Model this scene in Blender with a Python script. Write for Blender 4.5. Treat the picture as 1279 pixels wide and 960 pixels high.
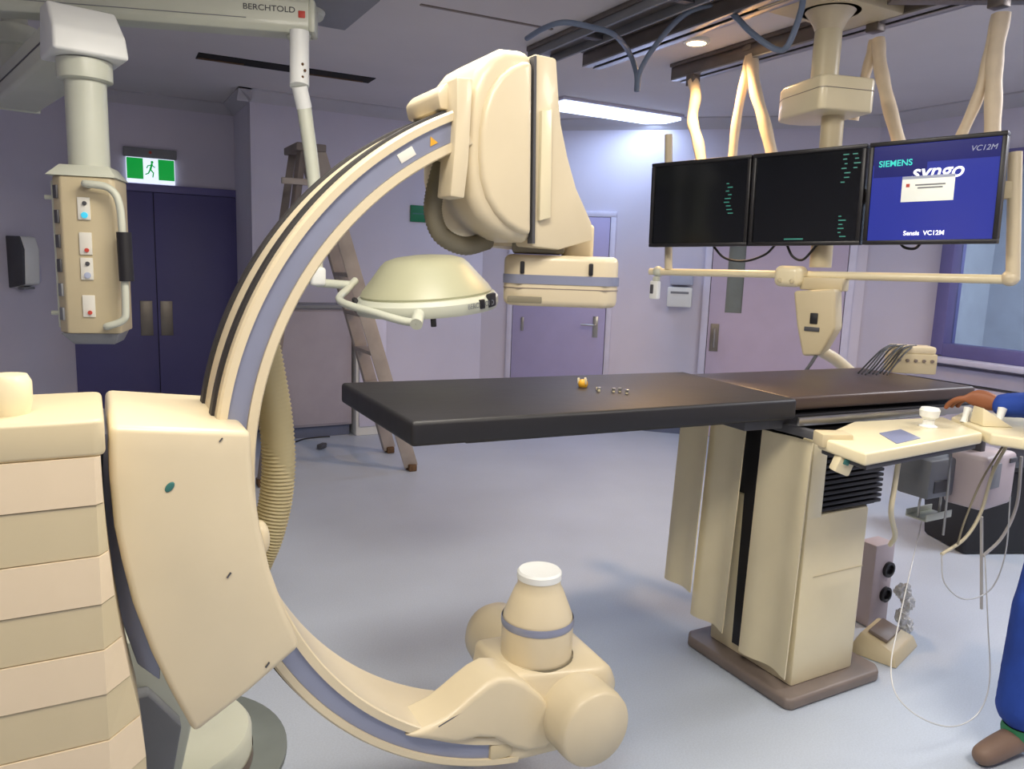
import bpy, bmesh, math, random
from mathutils import Vector, Matrix
random.seed(7)
for o in list(bpy.data.objects): bpy.data.objects.remove(o)
scn = bpy.context.scene
COL = scn.collection
# ------------------------------------------------------------------ camera
F, HC = 960.0, 1.55
pitch, roll, yaw = math.radians(9.1), 0.0345, math.radians(28.9)
FW = Vector((math.sin(yaw)*math.cos(pitch), math.cos(yaw)*math.cos(pitch), -math.sin(pitch)))
r0 = Vector((math.cos(yaw), -math.sin(yaw), 0)); u0 = r0.cross(FW)
RT = math.cos(roll)*r0 + math.sin(roll)*u0
UP = math.cos(roll)*u0 - math.sin(roll)*r0
CAM = Vector((0, 0, HC))
cd = bpy.data.cameras.new('camera'); cam = bpy.data.objects.new('camera', cd); COL.objects.link(cam)
cd.sensor_fit = 'HORIZONTAL'; cd.sensor_width = 36; cd.lens = F/1279*36; cd.clip_start = 0.05
cam.matrix_world = Matrix(((RT.x, UP.x, -FW.x, 0), (RT.y, UP.y, -FW.y, 0), (RT.z, UP.z, -FW.z, HC), (0, 0, 0, 1)))
scn.camera = cam
# ------------------------------------------------------------------ world, lamps, exposure
w = bpy.data.worlds.new('world'); scn.world = w; w.use_nodes = True
w.node_tree.nodes['Background'].inputs[0].default_value = (0.5, 0.5, 0.6, 1)
w.node_tree.nodes['Background'].inputs[1].default_value = 0.05
vs = scn.view_settings
vs.view_transform = 'Standard'; vs.look = 'None'; vs.gamma = 1; vs.use_curve_mapping = False
vs.exposure = 0.3
CEIL = 2.85
def area(name, loc, sx, sy, power, col, rot=(0, 0, 0)):
    l = bpy.data.lights.new(name, 'AREA'); l.shape = 'RECTANGLE'; l.size = sx; l.size_y = sy
    l.energy = power; l.color = col
    o = bpy.data.objects.new(name, l); o.location = loc; o.rotation_euler = rot; COL.objects.link(o); return o
TUBE_LAMP = (3.97, 5.58)            # cool fluorescent batten at the back, in view
area('batten_light', (TUBE_LAMP[0], TUBE_LAMP[1], CEIL-.06), 1.15, .3, 10, (.52, .68, 1.0))
PANELS = [(.1, .55), (.85, 2.0), (2.3, .1), (4.9, 1.4)]    # recessed ceiling panels, unseen; last one added to brighten back and right walls
for i, (px_, py_) in enumerate(PANELS):
    area('unseen_panel_light', (px_, py_, CEIL-.03), 1.1, .55, (34, 36, 34, 52)[i], ((1.0, .93, .83), (1.0, .94, .85), (1.0, .93, .83), (.93, .94, 1.0))[i])
area('control_room_light', (7.0, 2.6, 2.75), .8, .8, 60, (.86, .91, 1.0))

def P(x, y, d=None, **k):
    r = FW + RT*((x-639.5)/F) - UP*((y-480)/F)
    if d is not None: return CAM + r*d
    a, v = list(k.items())[0]; i = 'XYZ'.index(a)
    return CAM + r*((v-CAM[i])/r[i])
def PP(x, y, p0, n):                # pixel onto the plane through p0 with normal n
    r = FW + RT*((x-639.5)/F) - UP*((y-480)/F)
    return CAM + r*((Vector(p0)-CAM).dot(n)/r.dot(n))
# ------------------------------------------------------------------ materials
def lin(c):
    return tuple(((v/255/12.92) if v/255 <= .04045 else ((v/255+.055)/1.055)**2.4) for v in c)+(1,)
MATS = {}
def mat(name, c, rough=.5, metal=0, var=.06, scale=6, bump=0, bscale=60, emit=None, es=0, coat=0):
    m = bpy.data.materials.new(name); m.use_nodes = True; t = m.node_tree; N = t.nodes; L = t.links
    b = N['Principled BSDF']; col = lin(c)
    tc = N.new('ShaderNodeTexCoord'); nz = N.new('ShaderNodeTexNoise'); nz.inputs['Scale'].default_value = scale
    nz.inputs['Detail'].default_value = 5
    L.new(tc.outputs['Object'], nz.inputs['Vector'])
    rp = N.new('ShaderNodeValToRGB')
    rp.color_ramp.elements[0].position = .3; rp.color_ramp.elements[1].position = .7
    rp.color_ramp.elements[0].color = tuple(max(0, v*(1-var)) for v in col[:3])+(1,)
    rp.color_ramp.elements[1].color = tuple(min(1, v*(1+var)) for v in col[:3])+(1,)
    L.new(nz.outputs['Fac'], rp.inputs['Fac']); L.new(rp.outputs['Color'], b.inputs['Base Color'])
    b.inputs['Roughness'].default_value = rough; b.inputs['Metallic'].default_value = metal
    if coat: b.inputs['Coat Weight'].default_value = coat
    if bump:
        n2 = N.new('ShaderNodeTexNoise'); n2.inputs['Scale'].default_value = bscale
        L.new(tc.outputs['Object'], n2.inputs['Vector'])
        bp = N.new('ShaderNodeBump'); bp.inputs['Strength'].default_value = bump; bp.inputs['Distance'].default_value = .01
        L.new(n2.outputs['Fac'], bp.inputs['Height']); L.new(bp.outputs['Normal'], b.inputs['Normal'])
    if emit:
        b.inputs['Emission Color'].default_value = lin(emit); b.inputs['Emission Strength'].default_value = es
    MATS[name] = m; return m
mat('wall', (204, 200, 214), .75, var=.03, scale=2, bump=.05)
mat('ceiling', (206, 202, 204), .85, var=.03, scale=1.5)
mat('cornice', (186, 184, 190), .7, var=.03)
mat('skirting', (96, 104, 128), .5)
mat('door_blue', (86, 83, 132), .5, var=.05, scale=2)
mat('door_frame', (104, 100, 152), .45)
mat('door_lilac', (168, 162, 200), .5, var=.03)
mat('door_pink', (182, 170, 192), .5, var=.03)
mat('frame_white', (205, 203, 222), .45)
mat('cream', (214, 200, 168), .38, var=.03, coat=.15)
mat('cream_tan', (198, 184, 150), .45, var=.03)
mat('cream_lit_stripe', (220, 202, 172), .45, var=.03)
mat('ivory', (226, 214, 178), .35, var=.03, coat=.2)
mat('offwhite', (200, 203, 186), .4, var=.03, coat=.1)
mat('white', (228, 230, 226), .4, var=.03)
mat('channel', (142, 147, 168), .35, .3, var=.06)
mat('black', (26, 25, 28), .5, var=.2)
mat('belt', (34, 30, 30), .6, var=.2, scale=30)
mat('vinyl_black', (27, 26, 29), .5, var=.15, scale=3, bump=.25, bscale=7)
mat('vinyl_brown', (72, 58, 52), .4, var=.15, scale=3, bump=.15, bscale=7)
mat('grey', (128, 130, 134), .5)
mat('dome', (178, 178, 148), .42, var=.03)
mat('dark_grey', (74, 74, 78), .5)
mat('grey_green', (112, 120, 116), .55, var=.1)
mat('hose', (126, 119, 98), .6)
mat('hose_light', (172, 160, 122), .6)
mat('steel', (172, 170, 165), .28, .9, var=.08, scale=14)
mat('brass_dull', (128, 122, 112), .4, .7)
mat('rail_metal', (120, 112, 106), .4, .6, var=.12)
mat('ladder_metal', (162, 152, 144), .55, 0, var=.15)
mat('ladder_dark', (124, 114, 108), .6, 0, var=.15)
mat('glass_dark', (12, 15, 18), .12, var=.05)
mat('bezel', (30, 29, 31), .4, var=.1)
mat('screen_blue', (28, 34, 120), .2, var=.02, emit=(48, 62, 160), es=.42)
mat('screen_navy', (16, 20, 86), .2, var=.02, emit=(26, 32, 108), es=.4)
mat('screen_teal', (30, 170, 160), .4, emit=(40, 190, 180), es=.7)
mat('screen_dim', (50, 110, 100), .4, emit=(60, 150, 130), es=.3)
mat('screen_white', (230, 230, 240), .4, emit=(230, 232, 240), es=.8)
mat('screen_dialog', (215, 215, 205), .4, emit=(206, 208, 196), es=.55)
mat('sign_green', (0, 120, 60), .4, emit=(0, 165, 60), es=.55)
mat('sign_green_dull', (0, 112, 72), .5)
mat('sign_white', (235, 240, 250), .4, emit=(225, 235, 255), es=.8)
mat('lamp_diffuser', (240, 245, 255), .4, emit=(205, 222, 255), es=2.6)
mat('lamp_warm', (255, 230, 190), .4, emit=(255, 214, 150), es=14)
mat('panel_diffuser', (255, 250, 240), .4, emit=(255, 240, 215), es=3)
mat('cable_blue', (112, 126, 148), .45)
mat('cable_black', (22, 22, 24), .45)
mat('cable_cream', (206, 196, 166), .45)
mat('tubing', (196, 190, 182), .25, var=.03)
mat('sleeve', (232, 214, 184), .55, var=.06, scale=12)
mat('label_white', (225, 222, 210), .5)
mat('yellow', (214, 160, 40), .5)
mat('red', (196, 70, 56), .5)
mat('cyan', (60, 170, 200), .4, emit=(60, 190, 220), es=.5)
mat('teal', (52, 110, 104), .5)
mat('brown_plinth', (122, 110, 102), .45, var=.1)
mat('scrubs', (26, 62, 148), .8, var=.12, scale=14, bump=.15, bscale=40)
mat('skin', (142, 86, 54), .55, var=.06, scale=20)
mat('hair', (24, 18, 16), .7, var=.3, scale=60)
mat('eye_white', (230, 226, 220), .3)
mat('shoe', (120, 98, 84), .6)
mat('shoe_green', (40, 120, 78), .6)
mat('cabinet_mauve', (164, 157, 166), .55, var=.04)
mat('hole_dark', (20, 16, 14), .9, var=.3)
mat('rust', (96, 70, 44), .8, var=.3, scale=20)
mat('lilac_box', (190, 176, 178), .5)
mat('pale_blue', (176, 184, 206), .5)
mat('control_wall', (184, 186, 194), .8)
mat('lcd', (128, 136, 168), .3)
mat('plastic_clear', (206, 206, 204), .15, var=.05)
# floor: speckled vinyl with mottled wear
m = mat('floor', (180, 189, 202), .38, var=.07, scale=1.3)
t = m.node_tree; N = t.nodes; L = t.links; b = N['Principled BSDF']
n3 = N.new('ShaderNodeTexNoise'); n3.inputs['Scale'].default_value = 160; n3.inputs['Detail'].default_value = 3
tcn = [n for n in N if n.type == 'TEX_COORD'][0]; rpn = [n for n in N if n.type == 'VALTORGB'][0]
L.new(tcn.outputs['Object'], n3.inputs['Vector'])
mr = N.new('ShaderNodeMapRange'); mr.inputs['From Min'].default_value = .3; mr.inputs['From Max'].default_value = .7
mr.inputs['To Min'].default_value = .93; mr.inputs['To Max'].default_value = 1.06
L.new(n3.outputs['Fac'], mr.inputs['Value'])
mx = N.new('ShaderNodeVectorMath'); mx.operation = 'SCALE'
L.new(rpn.outputs['Color'], mx.inputs[0]); L.new(mr.outputs['Result'], mx.inputs['Scale']); L.new(mx.outputs['Vector'], b.inputs['Base Color'])
# clear glass for windows
g = bpy.data.materials.new('pane_glass'); g.use_nodes = True; t = g.node_tree; t.nodes.clear()
o_ = t.nodes.new('ShaderNodeOutputMaterial'); mxs = t.nodes.new('ShaderNodeMixShader')
tr = t.nodes.new('ShaderNodeBsdfTransparent'); tr.inputs[0].default_value = (.82, .88, .92, 1)
gl = t.nodes.new('ShaderNodeBsdfGlossy'); gl.inputs['Roughness'].default_value = .05
fr = t.nodes.new('ShaderNodeFresnel'); fr.inputs[0].default_value = 1.5
t.links.new(fr.outputs[0], mxs.inputs[0]); t.links.new(tr.outputs[0], mxs.inputs[1]); t.links.new(gl.outputs[0], mxs.inputs[2])
t.links.new(mxs.outputs[0], o_.inputs[0]); MATS['pane_glass'] = g

# ------------------------------------------------------------------ mesh builder
I4 = Matrix.Identity(4)
class B:
    def __init__(s, M=None): s.bm = bmesh.new(); s.M = M or I4
    def merge(s, tmp, M=None):
        tmp.transform(s.M @ (M or I4)); me = bpy.data.meshes.new('tmp'); tmp.to_mesh(me); tmp.free()
        s.bm.from_mesh(me); bpy.data.meshes.remove(me); return s
    @staticmethod
    def bev(t, off, seg=2, ang=25):
        if off <= 0: return
        bmesh.ops.recalc_face_normals(t, faces=t.faces)
        es = [e for e in t.edges if len(e.link_faces) == 2 and e.calc_face_angle(0) > math.radians(ang)]
        bmesh.ops.bevel(t, geom=es, offset=off, segments=seg, profile=.5, affect='EDGES', clamp_overlap=True)
    def box(s, c, d, bev=0, rot=None, seg=2):
        t = bmesh.new(); bmesh.ops.create_cube(t, size=1)
        for v in t.verts: v.co = Vector((v.co.x*d[0], v.co.y*d[1], v.co.z*d[2]))
        s.bev(t, bev, seg); M = Matrix.Translation(c)
        if rot: M = M @ rot
        return s.merge(t, M)
    def prism(s, poly, a, b, axis='Y', bev=0, seg=2, ang=25):
        t = bmesh.new()
        def mk(p, h): return {'Y': (p[0], h, p[1]), 'Z': (p[0], p[1], h), 'X': (h, p[0], p[1])}[axis]
        lo = [t.verts.new(mk(p, a)) for p in poly]; hi = [t.verts.new(mk(p, b)) for p in poly]; n = len(poly)
        t.faces.new(lo); t.faces.new(hi[::-1])
        for i in range(n): t.faces.new((lo[i], hi[i], hi[(i+1) % n], lo[(i+1) % n]))
        bmesh.ops.recalc_face_normals(t, faces=t.faces); s.bev(t, bev, seg, ang); return s.merge(t)
    def hull(s, pts, bev=0, seg=2):
        t = bmesh.new()
        for p in pts: t.verts.new(p)
        r = bmesh.ops.convex_hull(t, input=t.verts)
        bmesh.ops.dissolve_limit(t, angle_limit=.02, verts=t.verts, edges=t.edges)
        s.bev(t, bev, seg, 15); return s.merge(t)
    def lathe(s, prof, seg=32, M=None, cap=True):       # prof: (r, z) around local z
        t = bmesh.new(); rows = []
        for r, z in prof:
            if r < 1e-5: rows.append([t.verts.new((0, 0, z))])
            else: rows.append([t.verts.new((r*math.cos(2*math.pi*i/seg), r*math.sin(2*math.pi*i/seg), z)) for i in range(seg)])
        for A, C in zip(rows, rows[1:]):
            for i in range(seg):
                j = (i+1) % seg
                if len(A) == 1 and len(C) == 1: continue
                if len(A) == 1: t.faces.new((A[0], C[j], C[i]))
                elif len(C) == 1: t.faces.new((A[i], A[j], C[0]))
                else: t.faces.new((A[i], A[j], C[j], C[i]))
        if cap:
            for row in (rows[0], rows[-1]):
                if len(row) > 2: t.faces.new(row)
        bmesh.ops.recalc_face_normals(t, faces=t.faces); return s.merge(t, M)
    def cyl(s, p0, p1, r0, r1=None, seg=20):
        p0, p1 = Vector(p0), Vector(p1); d = p1-p0; q = d.to_track_quat('Z', 'Y').to_matrix().to_4x4()
        return s.lathe([(r0, 0), (r0 if r1 is None else r1, d.length)], seg, Matrix.Translation(p0) @ q)
    def tube(s, pts, r, seg=8, n=6, smooth=True, rf=None):
        pts = [Vector(p) for p in pts]
        if smooth and len(pts) > 2:
            out = []; Q = [2*pts[0]-pts[1]]+pts+[2*pts[-1]-pts[-2]]
            for i in range(1, len(Q)-2):
                for k in range(n):
                    u = k/n; a, b_, c, d = Q[i-1:i+3]
                    out.append(.5*((2*b_)+(c-a)*u+(2*a-5*b_+4*c-d)*u*u+(3*b_-a-3*c+d)*u**3))
            out.append(pts[-1]); pts = out
        t = bmesh.new(); rings = []; up = None
        for i, p in enumerate(pts):
            d = (pts[min(i+1, len(pts)-1)]-pts[max(i-1, 0)]).normalized()
            if up is None: up = d.orthogonal().normalized()
            up = (up-d*up.dot(d)).normalized(); sd = d.cross(up)
            rr = r if rf is None else rf(i, len(pts))
            rings.append([t.verts.new(p+(up*math.cos(2*math.pi*k/seg)+sd*math.sin(2*math.pi*k/seg))*rr) for k in range(seg)])
        for A, C in zip(rings, rings[1:]):
            for k in range(seg): t.faces.new((A[k], A[(k+1) % seg], C[(k+1) % seg], C[k]))
        t.faces.new(rings[0]); t.faces.new(rings[-1][::-1])
        bmesh.ops.recalc_face_normals(t, faces=t.faces); return s.merge(t)
    def sphere(s, c, r, sc=(1, 1, 1), seg=16):
        t = bmesh.new(); bmesh.ops.create_uvsphere(t, u_segments=seg, v_segments=seg//2+2, radius=r)
        for v in t.verts: v.co = Vector((v.co.x*sc[0], v.co.y*sc[1], v.co.z*sc[2]))
        return s.merge(t, Matrix.Translation(c))
    def quad(s, *p):
        t = bmesh.new(); t.faces.new([t.verts.new(q) for q in p]); return s.merge(t)
    def out(s, name, m, parent=None, ang=35):
        me = bpy.data.meshes.new(name)
        vs_ = [v.co for v in s.bm.verts]
        lo = Vector([min(v[i] for v in vs_) for i in range(3)]); hi = Vector([max(v[i] for v in vs_) for i in range(3)])
        c = (lo+hi)/2
        if parent is None: c.z = lo.z
        s.bm.transform(Matrix.Translation(-c)); s.bm.to_mesh(me); s.bm.free()
        for p in me.polygons: p.use_smooth = True
        me.set_sharp_from_angle(angle=math.radians(ang))
        me.materials.append(MATS[m]); o = bpy.data.objects.new(name, me); COL.objects.link(o)
        if parent is not None:
            o.parent = parent; q = parent; base = Vector((0, 0, 0))
            while q is not None: base += Vector(q.location); q = q.parent
            o.location = c-base
        else: o.location = c
        return o
def tag(o, label, cat, group=None):
    o['label'] = label; o['category'] = cat
    if group: o['group'] = group
    return o
def thing(name, label, cat, loc, group=None):
    o = bpy.data.objects.new(name, None); o.empty_display_size = .1; COL.objects.link(o); o.location = loc
    return tag(o, label, cat, group)
def struct(o): o['kind'] = 'structure'; return o
def text(s, size, M, name, m, parent, bold=0.0, shear=0, align='CENTER', sx=1):
    c = bpy.data.curves.new('t', 'FONT'); c.body = s; c.size = size; c.align_x = align; c.align_y = 'CENTER'; c.extrude = .0004; c.shear = shear; c.offset = bold
    to = bpy.data.objects.new('t', c); COL.objects.link(to); bpy.context.view_layer.update()
    me = bpy.data.meshes.new_from_object(to.evaluated_get(bpy.context.evaluated_depsgraph_get()))
    bpy.data.objects.remove(to); bpy.data.curves.remove(c)
    bb = B(M); t = bmesh.new(); t.from_mesh(me); bpy.data.meshes.remove(me)
    for v in t.verts: v.co.x *= sx
    bb.merge(t); return bb.out(name, m, parent)
def frame(p0, p1, out=None):
    """local x along p0->p1, z up, y pointing away from the room (behind the surface)"""
    p0, p1 = Vector(p0), Vector(p1); x = (p1-p0); x.z = 0; x.normalize(); y = Vector((-x.y, x.x, 0))
    return Matrix(((x.x, y.x, 0, p0.x), (x.y, y.y, 0, p0.y), (0, 0, 1, p0.z), (0, 0, 0, 1)))
TXT = Matrix.Rotation(math.pi/2, 4, 'X')     # text standing up, facing local -y

# ================================================================== THE ROOM
XMIN, YMIN = -2.6, -2.2
W = {  # wall corner points, clockwise seen from inside (left to right)
 'left': ((-2.6, -2.2), (-2.6, 5.1)), 'left_chamfer': ((-2.6, 5.1), (-.1, 7.6)), 'entry': ((-.1, 7.6), (1.22, 7.6)),
 'entry_return': ((1.22, 7.6), (1.22, 6.8)), 'back': ((1.22, 6.8), (3.38, 6.8)), 'back_chamfer': ((3.38, 6.8), (5.9, 4.43)),
 'right': ((5.9, 4.43), (5.9, -2.2)), 'rear': ((5.9, -2.2), (-2.6, -2.2))}
FR = {k: frame((*a, 0), (*b_, 0)) for k, (a, b_) in W.items()}
LEN = {k: (Vector(a)-Vector(b_)).length for k, (a, b_) in W.items()}
def on(wall, x, y):                # pixel -> (s, z) on a wall plane
    n = FR[wall].to_3x3() @ Vector((0, 1, 0)); p = PP(x, y, (*W[wall][0], 0), n); q = FR[wall].inverted() @ p
    return q.x, q.z
fl = B().prism([(-2.8, -2.4), (7.9, -2.4), (7.9, 4.6), (6.1, 4.7), (3.5, 7.0), (1.4, 7.8), (-.2, 7.8), (-2.8, 5.2)], -.1, 0, 'Z').out('floor', 'floor'); struct(fl)
cl = B().prism([(-2.8, -2.4), (7.9, -2.4), (7.9, 4.6), (6.1, 4.7), (3.5, 7.0), (1.4, 7.8), (-.2, 7.8), (-2.8, 5.2)], CEIL, CEIL+.1, 'Z').out('ceiling', 'ceiling'); struct(cl)
WIN = (.62, 4.4, .98, 2.42)         # window opening on the right wall: s0, s1, z0, z1
s_, z_ = on('right', 1186, 330); WIN = (s_, s_+2.6, .98, 2.42)
TH = .1
for k in W:
    bb = B(FR[k]); Ln = LEN[k]
    if k == 'right':
        s0, s1, z0, z1 = WIN
        bb.box((s0/2, TH/2, CEIL/2), (s0, TH, CEIL)); bb.box(((s1+Ln)/2, TH/2, CEIL/2), (Ln-s1, TH, CEIL))
        bb.box(((s0+s1)/2, TH/2, z0/2), (s1-s0, TH, z0)); bb.box(((s0+s1)/2, TH/2, (z1+CEIL)/2), (s1-s0, TH, CEIL-z1))
    else: bb.box((Ln/2-(.015 if k == 'entry_return' else 0), TH/2, CEIL/2), (Ln-(.03 if k == 'entry_return' else 0), TH, CEIL))
    struct(bb.out('wall_'+k, 'wall'))
cor = [(0, CEIL), (-.1, CEIL), (-.1, CEIL-.012), (-.075, CEIL-.03), (-.03, CEIL-.06), (-.012, CEIL-.085), (0, CEIL-.09)]
DOORS = {'entry': (on('entry', 88, 400)[0], on('entry', 303, 300)[0]), 'back_chamfer': None}
ti = 1
for k in ('left_chamfer', 'entry', 'entry_return', 'back', 'back_chamfer', 'right', 'left', 'rear'):
    bb = B(FR[k]); ext = .1 if k in ('entry_return',) else 0
    bb.prism(cor, -(.1 if k == 'back' else 0), LEN[k]+(.1 if k == 'entry_return' else 0), 'X'); struct(bb.out('trim_%d' % ti, 'cornice')); ti += 1
# skirting
d1a, d1b = DOORS['entry']
D2 = (on('back_chamfer', 640, 400)[0], on('back_chamfer', 757, 400)[0])
D3 = (on('back_chamfer', 884, 400)[0], min(on('back_chamfer', 1052, 400)[0], LEN['back_chamfer']-.06))
def skirt(wall, spans, nm):
    bb = B(FR[wall])
    for a, b_ in spans:
        if b_-a > .02: bb.box(((a+b_)/2, -.008, .06), (b_-a, .016, .12), .004)
    struct(bb.out('baseboard_'+nm, 'skirting'))
skirt('left', [(0, LEN['left'])], 'left'); skirt('left_chamfer', [(0, LEN['left_chamfer'])], 'left_chamfer')
skirt('entry_return', [(0, LEN['entry_return'])], 'entry_return'); skirt('back', [(0, LEN['back'])], 'back')
skirt('back_chamfer', [(0, D2[0]-.06), (D2[1]+.06, D3[0]-.06)], 'back_chamfer')
skirt('right', [(0, LEN['right'])], 'right'); skirt('rear', [(0, LEN['rear'])], 'rear')
# --- door_1: blue double door
def jamb(bb, a, b_, h, w=.06, t_=.03):
    bb.box((a-w/2, -t_/2, h/2), (w, t_, h), .004); bb.box((b_+w/2, -t_/2, h/2), (w, t_, h), .004)
    bb.box(((a+b_)/2, -t_/2, h+w/2), (b_-a+2*w, t_, w), .004)
MF = FR['entry']; a, b_ = d1a+.02, d1b-.02; h1 = 2.04
dr = struct(B(MF).box(((a+b_)/2, -.004, h1/2), (b_-a, .008, h1)).out('door_1', 'black'))
bb = B(MF); jamb(bb, a, b_, h1, .065, .035); bb.out('door_frame', 'door_frame', dr)
mid = on('entry', 197, 400)[0]
for q0, q1, hp in ((a+.004, mid-.003, 183), (mid+.003, b_-.004, 208)):
    lf = B(MF).box(((q0+q1)/2, -.018, h1/2+.003), (q1-q0, .022, h1-.014), .003).out('door_leaf', 'door_blue', dr)
    hs, hz = on('entry', hp, 397)
    hb = B(MF).box((hs, -.031, hz), (.1, .006, .31), .003).out('pull_plate', 'brass_dull', lf)
# --- door_2: lilac single door
MF = FR['back_chamfer']; a, b_ = D2; h2 = on('back_chamfer', 752, 271)[1]
dr = struct(B(MF).box(((a+b_)/2, -.004, h2/2), (b_-a, .008, h2)).out('door_2', 'grey'))
bb = B(MF); jamb(bb, a, b_, h2, .05, .03); bb.out('door_frame', 'frame_white', dr)
lf = B(MF).box(((a+b_)/2, -.016, h2/2+.003), (b_-a-.012, .02, h2-.012), .003).out('door_leaf', 'door_lilac', dr)
hs, hz = on('back_chamfer', 744, 408)
B(MF).box((hs, -.029, hz), (.05, .006, .2), .003).out('lock_plate', 'steel', lf)
B(MF).tube([(hs, -.03, hz+.02), (hs, -.075, hz+.02), (hs-.04, -.08, hz+.02), (hs-.13, -.08, hz+.02)], .009, n=4).out('door_handle', 'steel', lf)
hs, hz = on('back_chamfer', 653, 404); B(MF).box((hs, -.029, hz), (.03, .012, .13), .003).out('hinge', 'steel', lf)
# --- door_3: pinkish door with vision panel
a, b_ = D3; h3 = 2.06
dr = struct(B(MF).box(((a+b_)/2, -.004, h3/2), (b_-a, .008, h3)).out('door_3', 'black'))
bb = B(MF); jamb(bb, a, b_, h3, .06, .035); bb.out('door_frame', 'frame_white', dr)
v0, vz0 = on('back_chamfer', 905, 390); v1, _ = on('back_chamfer', 926, 390); vz1 = vz0+.72
bb = B(MF); q0, q1 = a+.006, b_-.006; y0, ty = -.018, .024
bb.box(((q0+v0)/2, y0, h3/2), (v0-q0, ty, h3-.014)); bb.box(((v1+q1)/2, y0, h3/2), (q1-v1, ty, h3-.014))
bb.box(((v0+v1)/2, y0, vz0/2), (v1-v0, ty, vz0)); bb.box(((v0+v1)/2, y0, (vz1+h3)/2-.004), (v1-v0, ty, h3-vz1-.006))
lf = bb.out('door_leaf', 'door_pink', dr)
B(MF).box(((v0+v1)/2, -.012, (vz0+vz1)/2), (v1-v0, .006, vz1-vz0)).out('vision_panel', 'grey_green', lf)
hs, hz = on('back_chamfer', 892, 421)
B(MF).box((hs, -.034, hz), (.075, .008, .25), .003).out('pull_plate', 'brass_dull', lf)
B(MF).tube([(hs, -.036, hz-.08), (hs, -.07, hz-.07), (hs, -.07, hz+.07), (hs, -.036, hz+.08)], .008, n=4).out('pull_handle', 'steel', lf)
# --- window_1 to the control room
MF = FR['right']; s0, s1, z0, z1 = WIN
wn = struct(B(MF).box(((s0+s1)/2, .05, (z0+z1)/2), (s1-s0-.1, .008, z1-z0-.1)).out('window_1', 'pane_glass'))
bb = B(MF); fw_ = .1
for c, d in ((((s0+fw_/2-.04), .02, (z0+z1)/2), (fw_, .16, z1-z0+.08)), ((s1-fw_/2+.04, .02, (z0+z1)/2), (fw_, .16, z1-z0+.08)),
             (((s0+s1)/2, .02, z1+.0), (s1-s0-.12, .16, .1)), (((s0+s1)/2, .02, z0), (s1-s0-.12, .16, .1))): bb.box(c, d, .006)
bb.out('window_frame', 'door_frame', wn)
bb = B(MF).box(((s0+s1)/2, .035, (z0+z1)/2), (.05, .05, z1-z0-.1), .004).out('mullion', 'door_frame', wn)
bb = B(MF).box(((s0+s1)/2, -.09, z0-.07), (s1-s0+.5, .18, .04), .006).out('window_sill', 'frame_white', wn)
# control room behind the glass
cr = B(); cr.box((7.85, 2.0, CEIL/2), (.1, 5.2, CEIL)); cr.box((6.9, 4.5, CEIL/2), (1.85, .1, CEIL)); cr.box((6.9, -.5, CEIL/2), (1.85, .1, CEIL))
struct(cr.out('wall_control_room', 'control_wall'))
# trunking below the window
dt = thing('cable_trunking', 'pale wall trunking running along the wall below the control window', 'trunking', (MF @ Vector(((s0+s1)/2, -.04, .72))))
B(MF).box(((s0+s1)/2+.1, -.0405, .8), (s1-s0+.6, .08, .11), .008).out('cover', 'frame_white', dt)
B(MF).box(((s0+s1)/2+.1, -.0355, .735), (s1-s0+.6, .07, .012)).out('joint', 'dark_grey', dt)
B(MF).box(((s0+s1)/2+.1, -.0405, .68), (s1-s0+.6, .08, .09), .008).out('lower_cover', 'frame_white', dt)

# ================================================================== THE C-ARM
CX, CZ, RO, RI, Y0, Y1 = 1.06, 1.085, .858, .776, 1.60, 1.84
ca = thing('c_arm', 'large cream floor-mounted x-ray C-arm with curved track, detector head and tube', 'x-ray machine', (.12, 2.36, 0))
def arc(prof, a0, a1, n, name, m, parent, closed=True):
    t = bmesh.new(); rows = []
    for i in range(n+1):
        a_ = math.radians(a0+(a1-a0)*i/n)
        rows.append([t.verts.new((CX+r*math.cos(a_), y, CZ+r*math.sin(a_))) for r, y in prof])
    k = len(prof)
    for A, C in zip(rows, rows[1:]):
        for j in range(k if closed else k-1): t.faces.new((A[j], A[(j+1) % k], C[(j+1) % k], C[j]))
    t.faces.new(rows[0]); t.faces.new(rows[-1][::-1]); bmesh.ops.recalc_face_normals(t, faces=t.faces)
    bb = B(); bb.merge(t); return bb.out(name, m, parent, 30)
A0, A1 = 112.5, 262
body = [(RI+.003, Y0), (RI, Y0+.004), (RI, Y1-.004), (RI+.003, Y1), (RO-.003, Y1), (RO, Y1-.004), (RO, Y0+.006), (RO-.005, Y0), (RO-.02, Y0), (RO-.02, Y0+.014), (RI+.021, Y0+.014), (RI+.021, Y0)]
arcb = arc(body, A0, A1, 90, 'arc_track', 'cream', ca)
arc([(RI+.0215, Y0+.008), (RI+.0215, Y0+.0145), (RO-.0205, Y0+.0145), (RO-.0205, Y0+.008)], A0+.5, 256, 90, 'channel', 'channel', arcb)
for ya, yb in ((Y0+.035, Y0+.075), (Y1-.06, Y1-.02)):
    arc([(RO-.002, ya), (RO+.006, ya+.003), (RO+.006, yb-.003), (RO-.002, yb)], A0, 250, 80, 'drive_belt', 'belt', arcb)
# stickers at the top of the channel
def stick(ang, w_, h_, name, m, tri=False):
    a_ = math.radians(ang); rc = (RI+RO)/2
    M = Matrix.Translation((CX+rc*math.cos(a_), Y0+.0062, CZ+rc*math.sin(a_))) @ Matrix.Rotation(-(a_-math.pi/2), 4, 'Y')
    bb = B(M)
    if tri: bb.prism([(-w_/2, -h_/2), (w_/2, -h_/2), (0, h_/2)], 0, .002, 'Y')
    else: bb.box((0, .001, 0), (w_, .002, h_), .0008)
    return bb.out(name, m, arcb)
stick(123.4, .04, .02, 'sticker', 'label_white'); stick(118.6, .02, .018, 'warning_triangle', 'yellow', True)
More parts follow.
